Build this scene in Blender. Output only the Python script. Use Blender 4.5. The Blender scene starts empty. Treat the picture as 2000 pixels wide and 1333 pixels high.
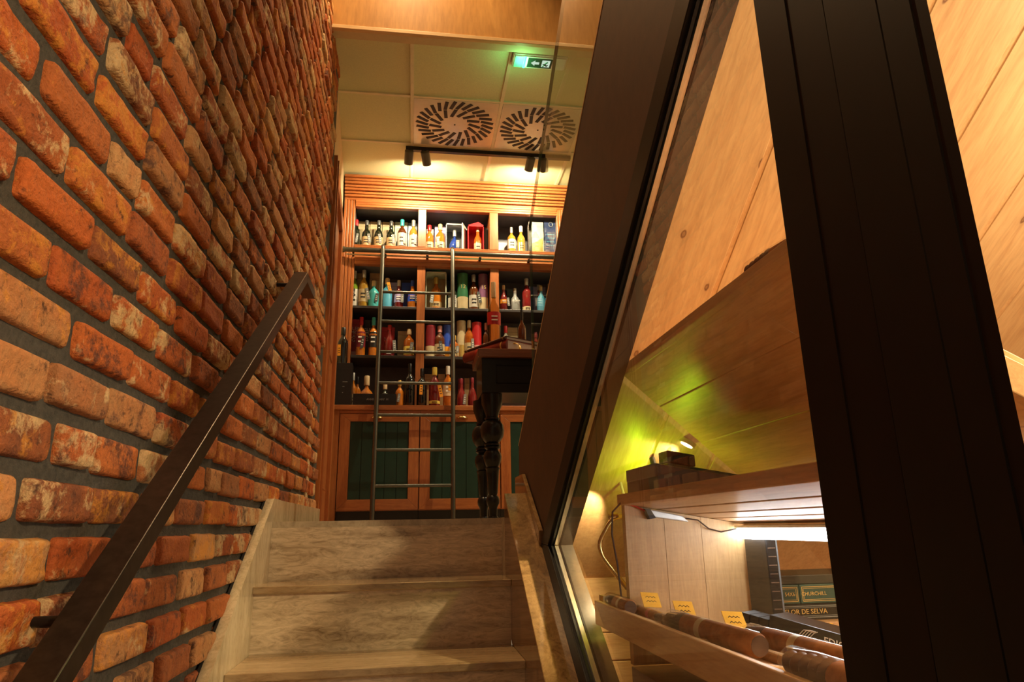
import bpy, bmesh, math, random
from mathutils import Vector, Matrix, noise as mnoise
random.seed(7)
S = bpy.context.scene
COL = S.collection

# ------------------------------------------------------------------ camera
FPX, YAW, PITCH, ROLL = 1320.566, .147058112, .268822694, -.0195106904
FW = Vector((math.sin(YAW)*math.cos(PITCH), math.cos(YAW)*math.cos(PITCH), math.sin(PITCH)))
_r = Vector((math.cos(YAW), -math.sin(YAW), 0)); _u = _r.cross(FW)
RT = math.cos(ROLL)*_r + math.sin(ROLL)*_u
UP = -math.sin(ROLL)*_r + math.cos(ROLL)*_u
cam = bpy.data.cameras.new('camera'); cam_o = bpy.data.objects.new('camera', cam); COL.objects.link(cam_o)
cam.sensor_width = 36.0; cam.lens = FPX/2000*36.0; cam.clip_start = .02; cam.clip_end = 60
cam_o.matrix_world = Matrix(((RT.x, UP.x, -FW.x, 0), (RT.y, UP.y, -FW.y, 0), (RT.z, UP.z, -FW.z, 0), (0, 0, 0, 1)))
S.camera = cam_o

# ------------------------------------------------------------------ world, exposure
w = bpy.data.worlds.new('world'); S.world = w; w.use_nodes = True
w.node_tree.nodes['Background'].inputs[0].default_value = (1.0, .74, .45, 1)
w.node_tree.nodes['Background'].inputs[1].default_value = .27
S.view_settings.view_transform = 'Standard'; S.view_settings.look = 'None'
S.view_settings.exposure = 0.0; S.view_settings.gamma = 1.0; S.view_settings.use_curve_mapping = False

def lamp(name, kind, loc, energy, color, size=.05, target=None, spot=None, blend=.4, parent=None):
    l = bpy.data.lights.new(name, kind); l.energy = energy; l.color = color
    if kind == 'AREA': l.size = size
    else: l.shadow_soft_size = size
    if kind == 'SPOT': l.spot_size = math.radians(spot); l.spot_blend = blend
    o = bpy.data.objects.new(name, l); COL.objects.link(o)
    if parent: o.parent = parent; loc = Vector(loc)-world_loc(parent)
    o.location = loc
    if target is not None:
        o.rotation_euler = (Vector(target)-Vector(loc if not parent else Vector(loc)+world_loc(parent))).to_track_quat('-Z', 'Y').to_euler()
    return o

# ------------------------------------------------------------------ helpers
def ray(px, py): return FW + (px-1000)/FPX*RT - (py-666.5)/FPX*UP
def at(px, py, **k):
    (ax, v), = k.items(); d = ray(px, py); return d*(v/d['XYZ'.index(ax)])
def proj(p):
    d = p.dot(FW); return 1000+FPX*p.dot(RT)/d, 666.5-FPX*p.dot(UP)/d, d
def world_loc(o):
    v = Vector((0, 0, 0))
    while o: v += o.location; o = o.parent
    return v

class MB:
    def __init__(s): s.v = []; s.f = []
    def add(s, vs, fs):
        n = len(s.v); s.v += [tuple(v) for v in vs]; s.f += [tuple(i+n for i in f) for f in fs]; return s
    def box(s, x0, x1, y0, y1, z0, z1):
        if x0 > x1: x0, x1 = x1, x0
        if y0 > y1: y0, y1 = y1, y0
        if z0 > z1: z0, z1 = z1, z0
        return s.add([(x0,y0,z0),(x1,y0,z0),(x1,y1,z0),(x0,y1,z0),(x0,y0,z1),(x1,y0,z1),(x1,y1,z1),(x0,y1,z1)],
              [(0,3,2,1),(4,5,6,7),(0,1,5,4),(1,2,6,5),(2,3,7,6),(3,0,4,7)])
    def prism(s, poly, a0, a1, axis='X'):
        # poly: 2-D points in the two other axes (cyclic order), extruded along axis
        n = len(poly)
        def mk(a, p):
            return (a, p[0], p[1]) if axis == 'X' else ((p[0], a, p[1]) if axis == 'Y' else (p[0], p[1], a))
        vs = [mk(a0, p) for p in poly]+[mk(a1, p) for p in poly]
        ar = sum(poly[i][0]*poly[(i+1) % n][1]-poly[(i+1) % n][0]*poly[i][1] for i in range(n))
        fs = [tuple(range(n-1, -1, -1)), tuple(range(n, 2*n))]+[(i, (i+1) % n, n+(i+1) % n, n+i) for i in range(n)]
        flip = (ar < 0) != (axis == 'Y')
        if (a1 < a0): flip = not flip
        if flip: fs = [tuple(reversed(f)) for f in fs]
        return s.add(vs, fs)
    def lathe(s, prof, seg=16, c=(0, 0, 0), sx=1, sy=1):
        vs = []; fs = []; n = len(prof)
        for r, z in prof:
            for k in range(seg):
                a = 2*math.pi*k/seg; vs.append((c[0]+r*sx*math.cos(a), c[1]+r*sy*math.sin(a), c[2]+z))
        for i in range(n-1):
            for k in range(seg):
                k2 = (k+1) % seg; fs.append((i*seg+k, i*seg+k2, (i+1)*seg+k2, (i+1)*seg+k))
        fs.append(tuple(range(seg-1, -1, -1))); fs.append(tuple((n-1)*seg+k for k in range(seg)))
        return s.add(vs, fs)
    def tube(s, pts, r, seg=10, rr=None):
        pts = [Vector(p) for p in pts]; vs = []; fs = []; n = len(pts); up = None
        for i, p in enumerate(pts):
            t = (pts[min(i+1, n-1)]-pts[max(i-1, 0)]).normalized()
            if up is None: up = Vector((0, 0, 1)) if abs(t.z) < .9 else Vector((1, 0, 0))
            a = t.cross(up).normalized(); b = a.cross(t).normalized(); up = b
            R = rr[i] if rr else r
            for k in range(seg):
                q = 2*math.pi*k/seg; vs.append(p+a*R*math.cos(q)+b*R*math.sin(q))
        for i in range(n-1):
            for k in range(seg):
                k2 = (k+1) % seg; fs.append((i*seg+k, (i+1)*seg+k, (i+1)*seg+k2, i*seg+k2))
        fs.append(tuple(range(seg))); fs.append(tuple((n-1)*seg+k for k in range(seg-1, -1, -1)))
        return s.add(vs, fs)
    def mesh(s, name, smooth=False, off=(0, 0, 0)):
        m = bpy.data.meshes.new(name)
        m.from_pydata([(v[0]-off[0], v[1]-off[1], v[2]-off[2]) for v in s.v], [], s.f); m.update()
        bm = bmesh.new(); bm.from_mesh(m); bmesh.ops.recalc_face_normals(bm, faces=bm.faces); bm.to_mesh(m); bm.free()
        if smooth:
            m.polygons.foreach_set('use_smooth', [True]*len(m.polygons))
            if smooth != 'all': m.set_sharp_from_angle(angle=math.radians(42))
        return m
    def build(s, name, mat, parent=None, smooth=False, bevel=0, local=False, label=None):
        off = (0, 0, 0) if (local or parent is None) else world_loc(parent)
        me = s.mesh(name, smooth, off); me.materials.append(mat)
        o = bpy.data.objects.new(name, me); COL.objects.link(o); o.parent = parent
        if bevel:
            b = o.modifiers.new('bevel', 'BEVEL'); b.width = bevel; b.segments = 2; b.limit_method = 'ANGLE'
        if label: o['label'] = label
        return o
def B(*a): return MB().box(*a)
def tag(o, label, cat, group=None):
    o['label'] = label; o['category'] = cat
    if group: o['group'] = group
    return o
def struct(o, label=None):
    o['kind'] = 'structure'
    if label: o['label'] = label
    return o
def thing(name, label, cat, loc=(0, 0, 0), rot=None, group=None):
    o = bpy.data.objects.new(name, None); COL.objects.link(o); o.location = loc; o.empty_display_size = .05
    if rot: o.rotation_euler = rot
    return tag(o, label, cat, group)
def text(name, s, size, mat, parent, loc, rot=(math.pi/2, 0, 0), align='CENTER', ext=.0003, sx=1):
    cu = bpy.data.curves.new(name, 'FONT'); cu.body = s; cu.size = size; cu.extrude = ext; cu.align_x = align; cu.align_y = 'CENTER'
    cu.resolution_u = 2; cu.space_line = .8
    t = bpy.data.objects.new(name, cu); me = bpy.data.meshes.new_from_object(t); bpy.data.objects.remove(t)
    me.materials.clear(); me.materials.append(mat)
    o = bpy.data.objects.new(name, me); COL.objects.link(o); o.parent = parent
    o.location = loc; o.rotation_euler = rot; o.scale = (sx, 1, 1); return o

# ------------------------------------------------------------------ materials
def newmat(name):
    m = bpy.data.materials.new(name); m.use_nodes = True
    nt = m.node_tree; nt.nodes.clear()
    out = nt.nodes.new('ShaderNodeOutputMaterial'); p = nt.nodes.new('ShaderNodeBsdfPrincipled')
    nt.links.new(p.outputs[0], out.inputs[0]); return m, nt, p, out
def N(nt, typ, **k):
    n = nt.nodes.new(typ)
    for a, v in k.items():
        if a.startswith('i_'):
            key = a[2:]; n.inputs[int(key) if key.isdigit() else key].default_value = v
        else: setattr(n, a, v)
    return n
def ramp(nt, fac, stops):
    r = N(nt, 'ShaderNodeValToRGB'); e = r.color_ramp.elements
    while len(e) < len(stops): e.new(.5)
    for i, (p, c) in enumerate(stops): e[i].position = p; e[i].color = (*c, 1) if len(c) == 3 else c
    nt.links.new(fac, r.inputs[0]); return r.outputs[0]
def mix(nt, fac, a, b, mode='MIX'):
    m = N(nt, 'ShaderNodeMix', data_type='RGBA', blend_type=mode)
    for s, v in ((m.inputs[0], fac), (m.inputs[6], a), (m.inputs[7], b)):
        if hasattr(v, 'links'): nt.links.new(v, s)
        else: s.default_value = v if not isinstance(v, tuple) or len(v) == 4 else (*v, 1)
    return m.outputs[2]
def coords(nt, scale=(1, 1, 1), kind='pos', rnd=True):
    if kind == 'pos': src = N(nt, 'ShaderNodeNewGeometry').outputs['Position']
    else: src = N(nt, 'ShaderNodeTexCoord').outputs['Object']
    if rnd:
        oi = N(nt, 'ShaderNodeObjectInfo'); mu = N(nt, 'ShaderNodeVectorMath', operation='SCALE'); mu.inputs[0].default_value = (13.7, 7.1, 19.3)
        nt.links.new(oi.outputs['Random'], mu.inputs['Scale'])
        ad = N(nt, 'ShaderNodeVectorMath', operation='ADD'); nt.links.new(src, ad.inputs[0]); nt.links.new(mu.outputs[0], ad.inputs[1]); src = ad.outputs[0]
    mp = N(nt, 'ShaderNodeMapping'); mp.inputs['Scale'].default_value = scale; nt.links.new(src, mp.inputs[0]); return mp.outputs[0]
def noisef(nt, vec, scale, detail=4, rough=.55, dist=0):
    n = N(nt, 'ShaderNodeTexNoise'); n.inputs['Scale'].default_value = scale; n.inputs['Detail'].default_value = detail
    n.inputs['Roughness'].default_value = rough; n.inputs['Distortion'].default_value = dist
    nt.links.new(vec, n.inputs['Vector']); return n.outputs[0]
def bump(nt, p, h, strength=.3, dist=.01):
    b = N(nt, 'ShaderNodeBump'); b.inputs['Strength'].default_value = strength; b.inputs['Distance'].default_value = dist
    nt.links.new(h, b.inputs['Height']); nt.links.new(b.outputs[0], p.inputs['Normal'])
_pm = {}
def paint(name, col, rough=.5, metal=0, var=.12, spec=.5, coat=0, nscale=20):
    key = (name,)
    if key in _pm: return _pm[key]
    m, nt, p, _ = newmat(name)
    v = coords(nt); f = noisef(nt, v, nscale, 3)
    lo = tuple(c*(1-var) for c in col); hi = tuple(min(1, c*(1+var)) for c in col)
    nt.links.new(ramp(nt, f, [(.3, lo), (.7, hi)]), p.inputs['Base Color'])
    p.inputs['Roughness'].default_value = rough; p.inputs['Metallic'].default_value = metal
    p.inputs['Specular IOR Level'].default_value = spec; p.inputs['Coat Weight'].default_value = coat; p.inputs['Coat Roughness'].default_value = .1
    _pm[key] = m; return m
def wood(name, c1, c2, scale=(8, 8, 1), n=6, rough=.4, coat=.2, kind='pos', pores=.25):
    m, nt, p, _ = newmat(name)
    v = coords(nt, scale, kind)
    f = noisef(nt, v, n, 5, .6, .6)
    f2 = noisef(nt, v, n*5, 3, .6, .2)
    a = ramp(nt, f, [(.28, c1), (.72, c2)])
    c = mix(nt, pores, a, ramp(nt, f2, [(.3, tuple(x*.45 for x in c1)), (.65, c2)]))
    nt.links.new(c, p.inputs['Base Color'])
    p.inputs['Roughness'].default_value = rough; p.inputs['Coat Weight'].default_value = coat; p.inputs['Coat Roughness'].default_value = .25
    bump(nt, p, f2, .12, .002); return m
def pine(name, ca, cb, knots=True, axis=1, kn=(2.2, .8)):
    m, nt, p, _ = newmat(name)
    sc = [9, 9, 9]; sc[axis] = .9
    v = coords(nt, tuple(sc), 'obj'); f = noisef(nt, v, 3.2, 5, .6, 1.2)
    f2 = noisef(nt, v, 16, 3, .6, .4)
    c = ramp(nt, f, [(.25, ca), (.5, tuple((x+y)/2 for x, y in zip(ca, cb))), (.75, cb)])
    c = mix(nt, .22, c, ramp(nt, f2, [(.35, tuple(x*.62 for x in ca)), (.6, cb)]))
    if knots:
        ks = [7.0, 7.0, 7.0]; ks[axis] = 3.4
        v2 = coords(nt, tuple(ks), 'obj')
        vo = N(nt, 'ShaderNodeTexVoronoi', voronoi_dimensions='2D'); vo.inputs['Scale'].default_value = 1.0; vo.inputs['Randomness'].default_value = 1
        nt.links.new(v2, vo.inputs['Vector'])
        dn = noisef(nt, v2, 9, 3)
        ad = N(nt, 'ShaderNodeMath', operation='MULTIPLY_ADD'); ad.inputs[1].default_value = .035; nt.links.new(dn, ad.inputs[0]); nt.links.new(vo.outputs['Distance'], ad.inputs[2])
        k = ramp(nt, ad.outputs[0], [(0, (.75,)*3), (.032, (.6,)*3), (.042, (.95,)*3), (.05, (.8,)*3), (.06, (.15,)*3), (.13, (0,)*3)])
        c = mix(nt, k, c, (.17, .065, .03, 1))
    nt.links.new(c, p.inputs['Base Color']); p.inputs['Roughness'].default_value = .45; p.inputs['Coat Weight'].default_value = .1; p.inputs['Coat Roughness'].default_value = .35
    bump(nt, p, f2, .06, .002); return m
def glassmat(name, tint=(1, 1, 1), ior=1.45, rough=.0, dust=.0):
    m, nt, p, out = newmat(name); nt.nodes.remove(p)
    tr = N(nt, 'ShaderNodeBsdfTransparent'); tr.inputs[0].default_value = (*tint, 1)
    gl = N(nt, 'ShaderNodeBsdfGlossy'); gl.inputs['Roughness'].default_value = rough
    fr = N(nt, 'ShaderNodeFresnel'); fr.inputs['IOR'].default_value = ior
    gn = N(nt, 'ShaderNodeNewGeometry'); inv = N(nt, 'ShaderNodeMath', operation='SUBTRACT'); inv.inputs[0].default_value = 1; nt.links.new(gn.outputs['Backfacing'], inv.inputs[1])
    fm = N(nt, 'ShaderNodeMath', operation='MULTIPLY'); nt.links.new(fr.outputs[0], fm.inputs[0]); nt.links.new(inv.outputs[0], fm.inputs[1])   # only the outer surface mirrors
    mx = N(nt, 'ShaderNodeMixShader'); nt.links.new(fm.outputs[0], mx.inputs[0]); nt.links.new(tr.outputs[0], mx.inputs[1]); nt.links.new(gl.outputs[0], mx.inputs[2])
    res = mx.outputs[0]
    if dust:
        df = N(nt, 'ShaderNodeBsdfDiffuse'); df.inputs[0].default_value = (.7, .68, .65, 1)
        v = coords(nt); sp = ramp(nt, noisef(nt, v, 160, 2), [(.74, (0, 0, 0)), (.8, (dust*4,)*3)])
        m2 = N(nt, 'ShaderNodeMixShader'); nt.links.new(sp, m2.inputs[0]); nt.links.new(res, m2.inputs[1]); nt.links.new(df.outputs[0], m2.inputs[2]); res = m2.outputs[0]
    nt.links.new(res, out.inputs[0]); return m
def bottleglass(name, col, trans=.0, rough=.05):
    m, nt, p, _ = newmat(name)
    v = coords(nt); f = noisef(nt, v, 30, 2)
    nt.links.new(ramp(nt, f, [(.3, tuple(c*.8 for c in col)), (.7, tuple(min(1, c*1.2) for c in col))]), p.inputs['Base Color'])
    p.inputs['Roughness'].default_value = rough; p.inputs['Transmission Weight'].default_value = trans; p.inputs['IOR'].default_value = 1.45
    p.inputs['Coat Weight'].default_value = .6; p.inputs['Coat Roughness'].default_value = .03
    return m
def emit(name, col, s):
    m, nt, p, out = newmat(name); nt.nodes.remove(p)
    e = N(nt, 'ShaderNodeEmission'); e.inputs[0].default_value = (*col, 1); e.inputs[1].default_value = s; nt.links.new(e.outputs[0], out.inputs[0]); return m

def brick_mat():
    m, nt, p, _ = newmat('tumbled_brick')
    g = N(nt, 'ShaderNodeNewGeometry'); oi = N(nt, 'ShaderNodeObjectInfo')
    cx = N(nt, 'ShaderNodeCombineXYZ'); nt.links.new(g.outputs['Random Per Island'], cx.inputs[0]); nt.links.new(oi.outputs['Random'], cx.inputs[1])
    wn = N(nt, 'ShaderNodeTexWhiteNoise', noise_dimensions='3D'); nt.links.new(cx.outputs[0], wn.inputs['Vector'])
    off = N(nt, 'ShaderNodeVectorMath', operation='SCALE'); nt.links.new(wn.outputs['Color'], off.inputs[0]); off.inputs['Scale'].default_value = 40
    ad = N(nt, 'ShaderNodeVectorMath', operation='ADD'); nt.links.new(g.outputs['Position'], ad.inputs[0]); nt.links.new(off.outputs[0], ad.inputs[1]); v = ad.outputs[0]
    base = ramp(nt, wn.outputs['Value'], [(0, (.30, .055, .014)), (.16, (.46, .115, .025)), (.3, (.24, .075, .03)), (.44, (.54, .16, .035)), (.56, (.15, .06, .033)), (.68, (.40, .085, .02)), (.8, (.34, .16, .065)), (.9, (.54, .31, .14)), (1, (.18, .05, .022))])
    n1 = noisef(nt, v, 16, 5, .62, .5)
    c = mix(nt, ramp(nt, n1, [(.38, (0, 0, 0)), (.62, (.8,)*3)]), base, mix(nt, .5, base, (.50, .155, .04, 1)))
    n2 = noisef(nt, v, 11, 6, .75, .2)                       # buff lime patches
    amt = N(nt, 'ShaderNodeSeparateColor'); nt.links.new(wn.outputs['Color'], amt.inputs[0])
    sh = N(nt, 'ShaderNodeMath', operation='MULTIPLY_ADD'); sh.inputs[1].default_value = .26; sh.inputs[2].default_value = -.13
    nt.links.new(amt.outputs[2], sh.inputs[0])
    s2 = N(nt, 'ShaderNodeMath', operation='ADD'); nt.links.new(n2, s2.inputs[0]); nt.links.new(sh.outputs[0], s2.inputs[1])
    c = mix(nt, ramp(nt, s2.outputs[0], [(.57, (0, 0, 0)), (.65, (.9,)*3)]), c, (.60, .43, .23, 1))
    n3 = noisef(nt, v, 38, 4, .65, .3)                      # dark fired pits
    c = mix(nt, ramp(nt, n3, [(.30, (.9,)*3), (.42, (0, 0, 0))]), c, (.05, .024, .016, 1))
    n4 = noisef(nt, v, 120, 3, .6)
    c = mix(nt, .35, c, mix(nt, n4, (.15, .08, .05, 1), (1, .85, .7, 1)), 'OVERLAY')
    n5 = noisef(nt, v, 26, 6, .72, .15)                     # ochre streaks and dark purple scorch
    s5 = N(nt, 'ShaderNodeMath', operation='MULTIPLY_ADD'); s5.inputs[1].default_value = .30; s5.inputs[2].default_value = -.15; nt.links.new(amt.outputs[1], s5.inputs[0])
    a5 = N(nt, 'ShaderNodeMath', operation='ADD'); nt.links.new(n5, a5.inputs[0]); nt.links.new(s5.outputs[0], a5.inputs[1])
    c = mix(nt, ramp(nt, a5.outputs[0], [(.60, (0, 0, 0)), (.70, (.65,)*3)]), c, (.66, .27, .04, 1))
    c = mix(nt, ramp(nt, a5.outputs[0], [(.28, (.8,)*3), (.40, (0, 0, 0))]), c, (.085, .035, .028, 1))
    nt.links.new(c, p.inputs['Base Color']); p.inputs['Roughness'].default_value = .78; p.inputs['Specular IOR Level'].default_value = .3
    h = mix(nt, .45, n3, n4); bump(nt, p, h, 1.0, .008); return m
def mortar_mat():
    m, nt, p, _ = newmat('grey_mortar'); v = coords(nt, rnd=False); f = noisef(nt, v, 90, 5, .7); f2 = noisef(nt, v, 9, 3)
    nt.links.new(mix(nt, f2, ramp(nt, f, [(.3, (.03, .028, .024)), (.7, (.12, .107, .086))]), (.065, .058, .047, 1)), p.inputs['Base Color'])
    p.inputs['Roughness'].default_value = .95; bump(nt, p, f, .9, .006); return m
def travertine(name, lo, hi, scale=(1.6, 1.6, 15), rough=.12, vein=.35):
    m, nt, p, _ = newmat(name); v = coords(nt, scale, 'pos', True)
    f = noisef(nt, v, 1.6, 4, .55, .9)
    v2 = coords(nt, tuple(6+x*3.2 for x in scale), 'pos', True); f2 = noisef(nt, v2, 1.3, 6, .72, 2.6)
    md = tuple((a+b)/2 for a, b in zip(lo, hi))
    c = ramp(nt, f, [(.25, md), (.38, lo), (.46, md), (.55, hi), (.62, md), (.78, tuple(x*.85 for x in hi))])
    c = mix(nt, vein, c, ramp(nt, f2, [(.36, tuple(x*.62 for x in lo)), (.47, md), (.62, tuple(min(1, x*1.15) for x in hi))]))
    nt.links.new(c, p.inputs['Base Color']); p.inputs['Roughness'].default_value = rough; p.inputs['Specular IOR Level'].default_value = .5
    return m

M_brick = brick_mat(); M_mortar = mortar_mat()
M_trav = travertine('travertine_riser', (.27, .18, .095), (.72, .57, .38), (.8, .8, 8), .12, .42)
M_travT = travertine('travertine_tread', (.30, .19, .095), (.50, .36, .20), (1.2, 9, 9), .08)
M_travS = travertine('travertine_stringer', (.46, .36, .21), (.68, .56, .37), (9, 9, 1.2), .15)
M_travC = travertine('travertine_cap_shaded', (.16, .085, .032), (.34, .20, .085), (9, 9, 1.5), .08)  # travertine darkened to brown, putting the coping's shadow into the colour
M_cab = wood('cherry_wood', (.30, .075, .018), (.50, .17, .045), (14, 14, 1.2), 4, .35, .3)
M_cabH = wood('cherry_wood_across', (.30, .075, .018), (.50, .17, .045), (1.2, 14, 14), 4, .35, .3)
M_walnut = wood('walnut_top', (.12, .035, .012), (.24, .08, .03), (1.2, 14, 14), 4, .3, .4)
M_brown = wood('brown_veneer', (.052, .019, .0045), (.088, .033, .008), (10, 2, 2), 3, .6, .0)
M_fascia = wood('golden_veneer', (.42, .20, .055), (.60, .32, .10), (5, 5, .8), 2.2, .32, .4)
M_trim = wood('pale_wood_edge', (.62, .40, .18), (.75, .52, .26), (1, 10, 10), 4, .4, .2)
M_pine = pine('knotty_pine', (.58, .34, .155), (.76, .52, .26))
M_pineX = pine('pine_board', (.60, .33, .14), (.78, .50, .24), False, 1)
M_oak = wood('oak_panel', (.52, .30, .12), (.68, .43, .19), (9, 9, .9), 5, .45, .1)
M_oakY = wood('oak_slat', (.40, .20, .085), (.58, .33, .15), (10, .9, 10), 5, .45, .1)
M_maple = wood('maple_tray', (.52, .30, .13), (.66, .42, .19), (10, .9, 10), 4, .4, .15)
M_black = paint('black_paint', (.010, .0095, .0095), .3, 0, .1, .3, .12)
M_frame = paint('bronze_black_frame', (.009, .007, .0065), .45, 0, .15, .2)
M_post = paint('dark_post_front', (.012, .007, .0055), .5, 0, .15, .15)
M_steel = paint('rail_steel', (.055, .045, .04), .3, .85, .25, nscale=60)
M_gun = paint('gunmetal', (.11, .105, .085), .32, .8, .1)
M_alu = paint('spacer_aluminium', (.62, .55, .45), .3, .75, .1)
M_brass = paint('brass', (.75, .52, .20), .18, 1, .08)
M_tile = paint('ceiling_tile', (.66, .66, .40), .9, 0, .07, .2, nscale=160)
M_grid = paint('ceiling_grid', (.74, .66, .46), .45, 0, .05)
M_wallb = paint('beige_plaster', (.62, .50, .30), .85, 0, .05)
M_navy = paint('shelf_interior', (.12, .125, .145), .45, 0, .1)
M_shelf = paint('shelf_board', (.05, .045, .045), .35, 0, .1)
M_green = paint('green_boards', (.008, .034, .021), .4, 0, .12)
M_plinth = paint('dark_plinth', (.02, .018, .018), .5)
M_vent = paint('vent_silver', (.66, .63, .52), .25, .35, .04)
M_slot = paint('vent_slot', (.008, .007, .006), .6)
M_white = paint('white_plastic', (.75, .74, .68), .35)
M_floor = travertine('upper_floor_stone', (.35, .27, .17), (.52, .42, .28), (3, 3, 3), .15)
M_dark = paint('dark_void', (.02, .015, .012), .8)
M_pane = glassmat('window_glass', (.97, .96, .94), 1.5, 0, .02)
M_bal = glassmat('balustrade_glass', (.90, .94, .90), 1.5)
M_cello = glassmat('cellophane', (.97, .96, .94), 1.25, .08)
M_gold = paint('gold_print', (.70, .50, .18), .35, .6)
M_ink = paint('black_ink', (.02, .02, .02), .6)
M_wprint = paint('white_print', (.82, .80, .74), .6)
M_led = emit('led_white', (.92, .96, 1.0), 24)
FZ = .033                                    # upper floor level (eye is at the origin)

# ================================================================== STRUCTURE
# ---- brick wall
XW = -.5; CH = .0795; Z0 = .008; BL = .206
wall = struct(B(XW-.12, XW-.009, -.6, 3.76, -2.0, 4.0).build('wall_left', M_mortar), 'wall of tumbled red and buff bricks with grey mortar')
PY = [-1, -.978, -.94, -.86, -.68, -.45, -.22, 0, .22, .45, .68, .86, .94, .978, 1]
PZ = [-1, -.93, -.82, -.55, -.2, .2, .55, .82, .93, 1]
def brick_mesh(i, L, H, nx=15, ny=10):
    rnd = random.Random(100+i); sd = Vector((rnd.uniform(0, 90), rnd.uniform(0, 90), rnd.uniform(0, 90)))
    D = rnd.uniform(.010, .016); tl = rnd.uniform(-.003, .003); rc = rnd.uniform(.006, .013)
    v = []; f = []
    for a in range(nx):
        for b in range(ny):
            y = PY[a]*L/2; z = PZ[b]*H/2
            # round the corners of the outline
            hx, hz = L/2-rc, H/2-rc
            ey, ez = max(abs(y)-hx, 0), max(abs(z)-hz, 0)
            q = math.hypot(ey, ez)
            if ey > 0 and ez > 0 and q > 1e-6:
                s = max(ey, ez)/q
                y = math.copysign(hx+ey*s, y); z = math.copysign(hz+ez*s, z)
                q = math.hypot(ey*s, ez*s)
            edge = rc-q if q > 0 else min(L/2-abs(y), H/2-abs(z))
            edge = min(L/2-abs(y), H/2-abs(z), edge) if q > 0 else edge
            n = mnoise.noise(Vector((y*22, z*30, 0))+sd); n2 = mnoise.noise(Vector((y*70, z*70, 3))+sd)
            t = max(0, min(1, edge/.0055)); t = t*(2-t)
            d = D*t+(n*.0034+n2*.0016)*t+tl*y/L*2
            if edge < 1e-5:
                d = -.004; k = 1+n2*.02+n*.018; y *= k if abs(y) > L*.4 else 1; z *= (1+n*.05+n2*.05)
            v.append((d, y, z))
    for a in range(nx-1):
        for b in range(ny-1):
            f.append((a*ny+b, (a+1)*ny+b, (a+1)*ny+b+1, a*ny+b+1))
    return v, f
NV = 28; vari = []
for i in range(NV):
    L = random.uniform(.176, .198); H = random.uniform(.058, .066)
    v, f = brick_mesh(i, L, H); vari.append((v, f, L))
bl = []
for r in range(-12, 38):
    zc = Z0+CH*(r+.5)
    y = (.335 if r % 2 == 0 else .225)+random.uniform(-.02, .02)
    while y < 3.74:
        wdt = BL+random.uniform(-.014, .014); half = random.random() < .05
        if half: wdt = .118
        c = y+wdt/2
        if c+wdt/2 > 3.77: break
        bl.append((c, zc+random.uniform(-.003, .003), wdt, random.randrange(NV), random.uniform(-.012, .012))); y += wdt
def barea(b):
    c, z, wd, _, _ = b
    px, py, d = proj(Vector((XW, c, z)))
    if d < .1: return 0
    x0, y0, d0 = proj(Vector((XW, max(c-wd/2, .3), z))); x1, y1, d1 = proj(Vector((XW, c+wd/2, z)))
    xt, yt, _ = proj(Vector((XW, c, z+CH/2))); xb, yb, _ = proj(Vector((XW, c, z-CH/2)))
    if x1 < 0 or py < -40 or py > 1380 or z < -.106+.683*(c-2.06)-.1 and c > 1.2: return 0
    return (min(x1, 2000)-max(x0, 0))*abs(yb-yt)
bl.sort(key=barea, reverse=True)
bmesh_cache = {}
stuffb = MB()
for i, (c, z, wd, k, rot) in enumerate(bl):
    v, f, L_ = vari[k]; sc = (wd-random.uniform(.017, .024))/L_
    flip = random.choice((1, -1)); fl2 = random.choice((1, -1))
    if i < 300:
        if k not in bmesh_cache:
            mb = MB(); mb.add(v, f); me = mb.mesh('brick', 'all'); me.materials.append(M_brick); bmesh_cache[k] = me
        o = bpy.data.objects.new('brick', bmesh_cache[k]); COL.objects.link(o); o.parent = wall
        o.location = (XW-.009+random.uniform(-.003, .003), c, z); o.scale = (1, sc*1, 1)
        o.rotation_euler = (rot+(math.pi if flip < 0 else 0), 0, 0)
    else:
        cr, sr = math.cos(rot), math.sin(rot); dx = random.uniform(-.003, .003)
        vs = [(XW-.009+dx+p[0], c+(p[1]*sc*cr-p[2]*sr)*flip, z+(p[1]*sc*sr+p[2]*cr)*flip) for p in v]
        stuffb.add(vs, f)
so = stuffb.build('bricks', M_brick, wall, 'all'); so['kind'] = 'stuff'

# ---- far left plaster wall with door frame
def wx(y): return -.49-.059*(y-3.4)
def wallbox(y0, y1, z0, z1, d0, d1): # box hugging the angled wall; d = distance out of the wall
    return MB().prism([(wx(y0)+d0, y0), (wx(y0)+d1, y0), (wx(y1)+d1, y1), (wx(y1)+d0, y1)], z0, z1, 'Z')
struct(wallbox(3.38, 5.6, 0, 3.0, -.15, -.012).build('wall_left', M_wallb), 'narrow beige plaster wall beside the bottle cabinet')
tr = struct(wallbox(3.80, 3.93, FZ, 2.22, -.01, .022).build('trim_1', M_cab, bevel=.003), 'reddish wooden door surround on the far left wall')
for a, b, z0, z1, d in ((3.83, 3.85, FZ, 2.2, .03), (3.88, 3.90, FZ, 2.17, .03)):
    wallbox(a, b, z0, z1, .02, d).build('moulding', M_cab, tr)
wallbox(3.93, 4.80, 2.12, 2.22, -.01, .022).build('header', M_cab, tr, bevel=.003)
wallbox(4.70, 4.80, FZ, 2.12, -.01, .022).build('jamb', M_cab, tr, bevel=.003)
dr = struct(wallbox(3.93, 4.70, FZ, 2.12, -.012, -.004).build('door_1', M_cab), 'dark reddish wooden door seen edge on')
wallbox(4.02, 4.62, .25, .95, -.004, .001).build('panel', M_cab, dr, bevel=.003)
wallbox(4.02, 4.62, 1.1, 2.0, -.004, .001).build('panel', M_cab, dr, bevel=.003)

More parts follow.
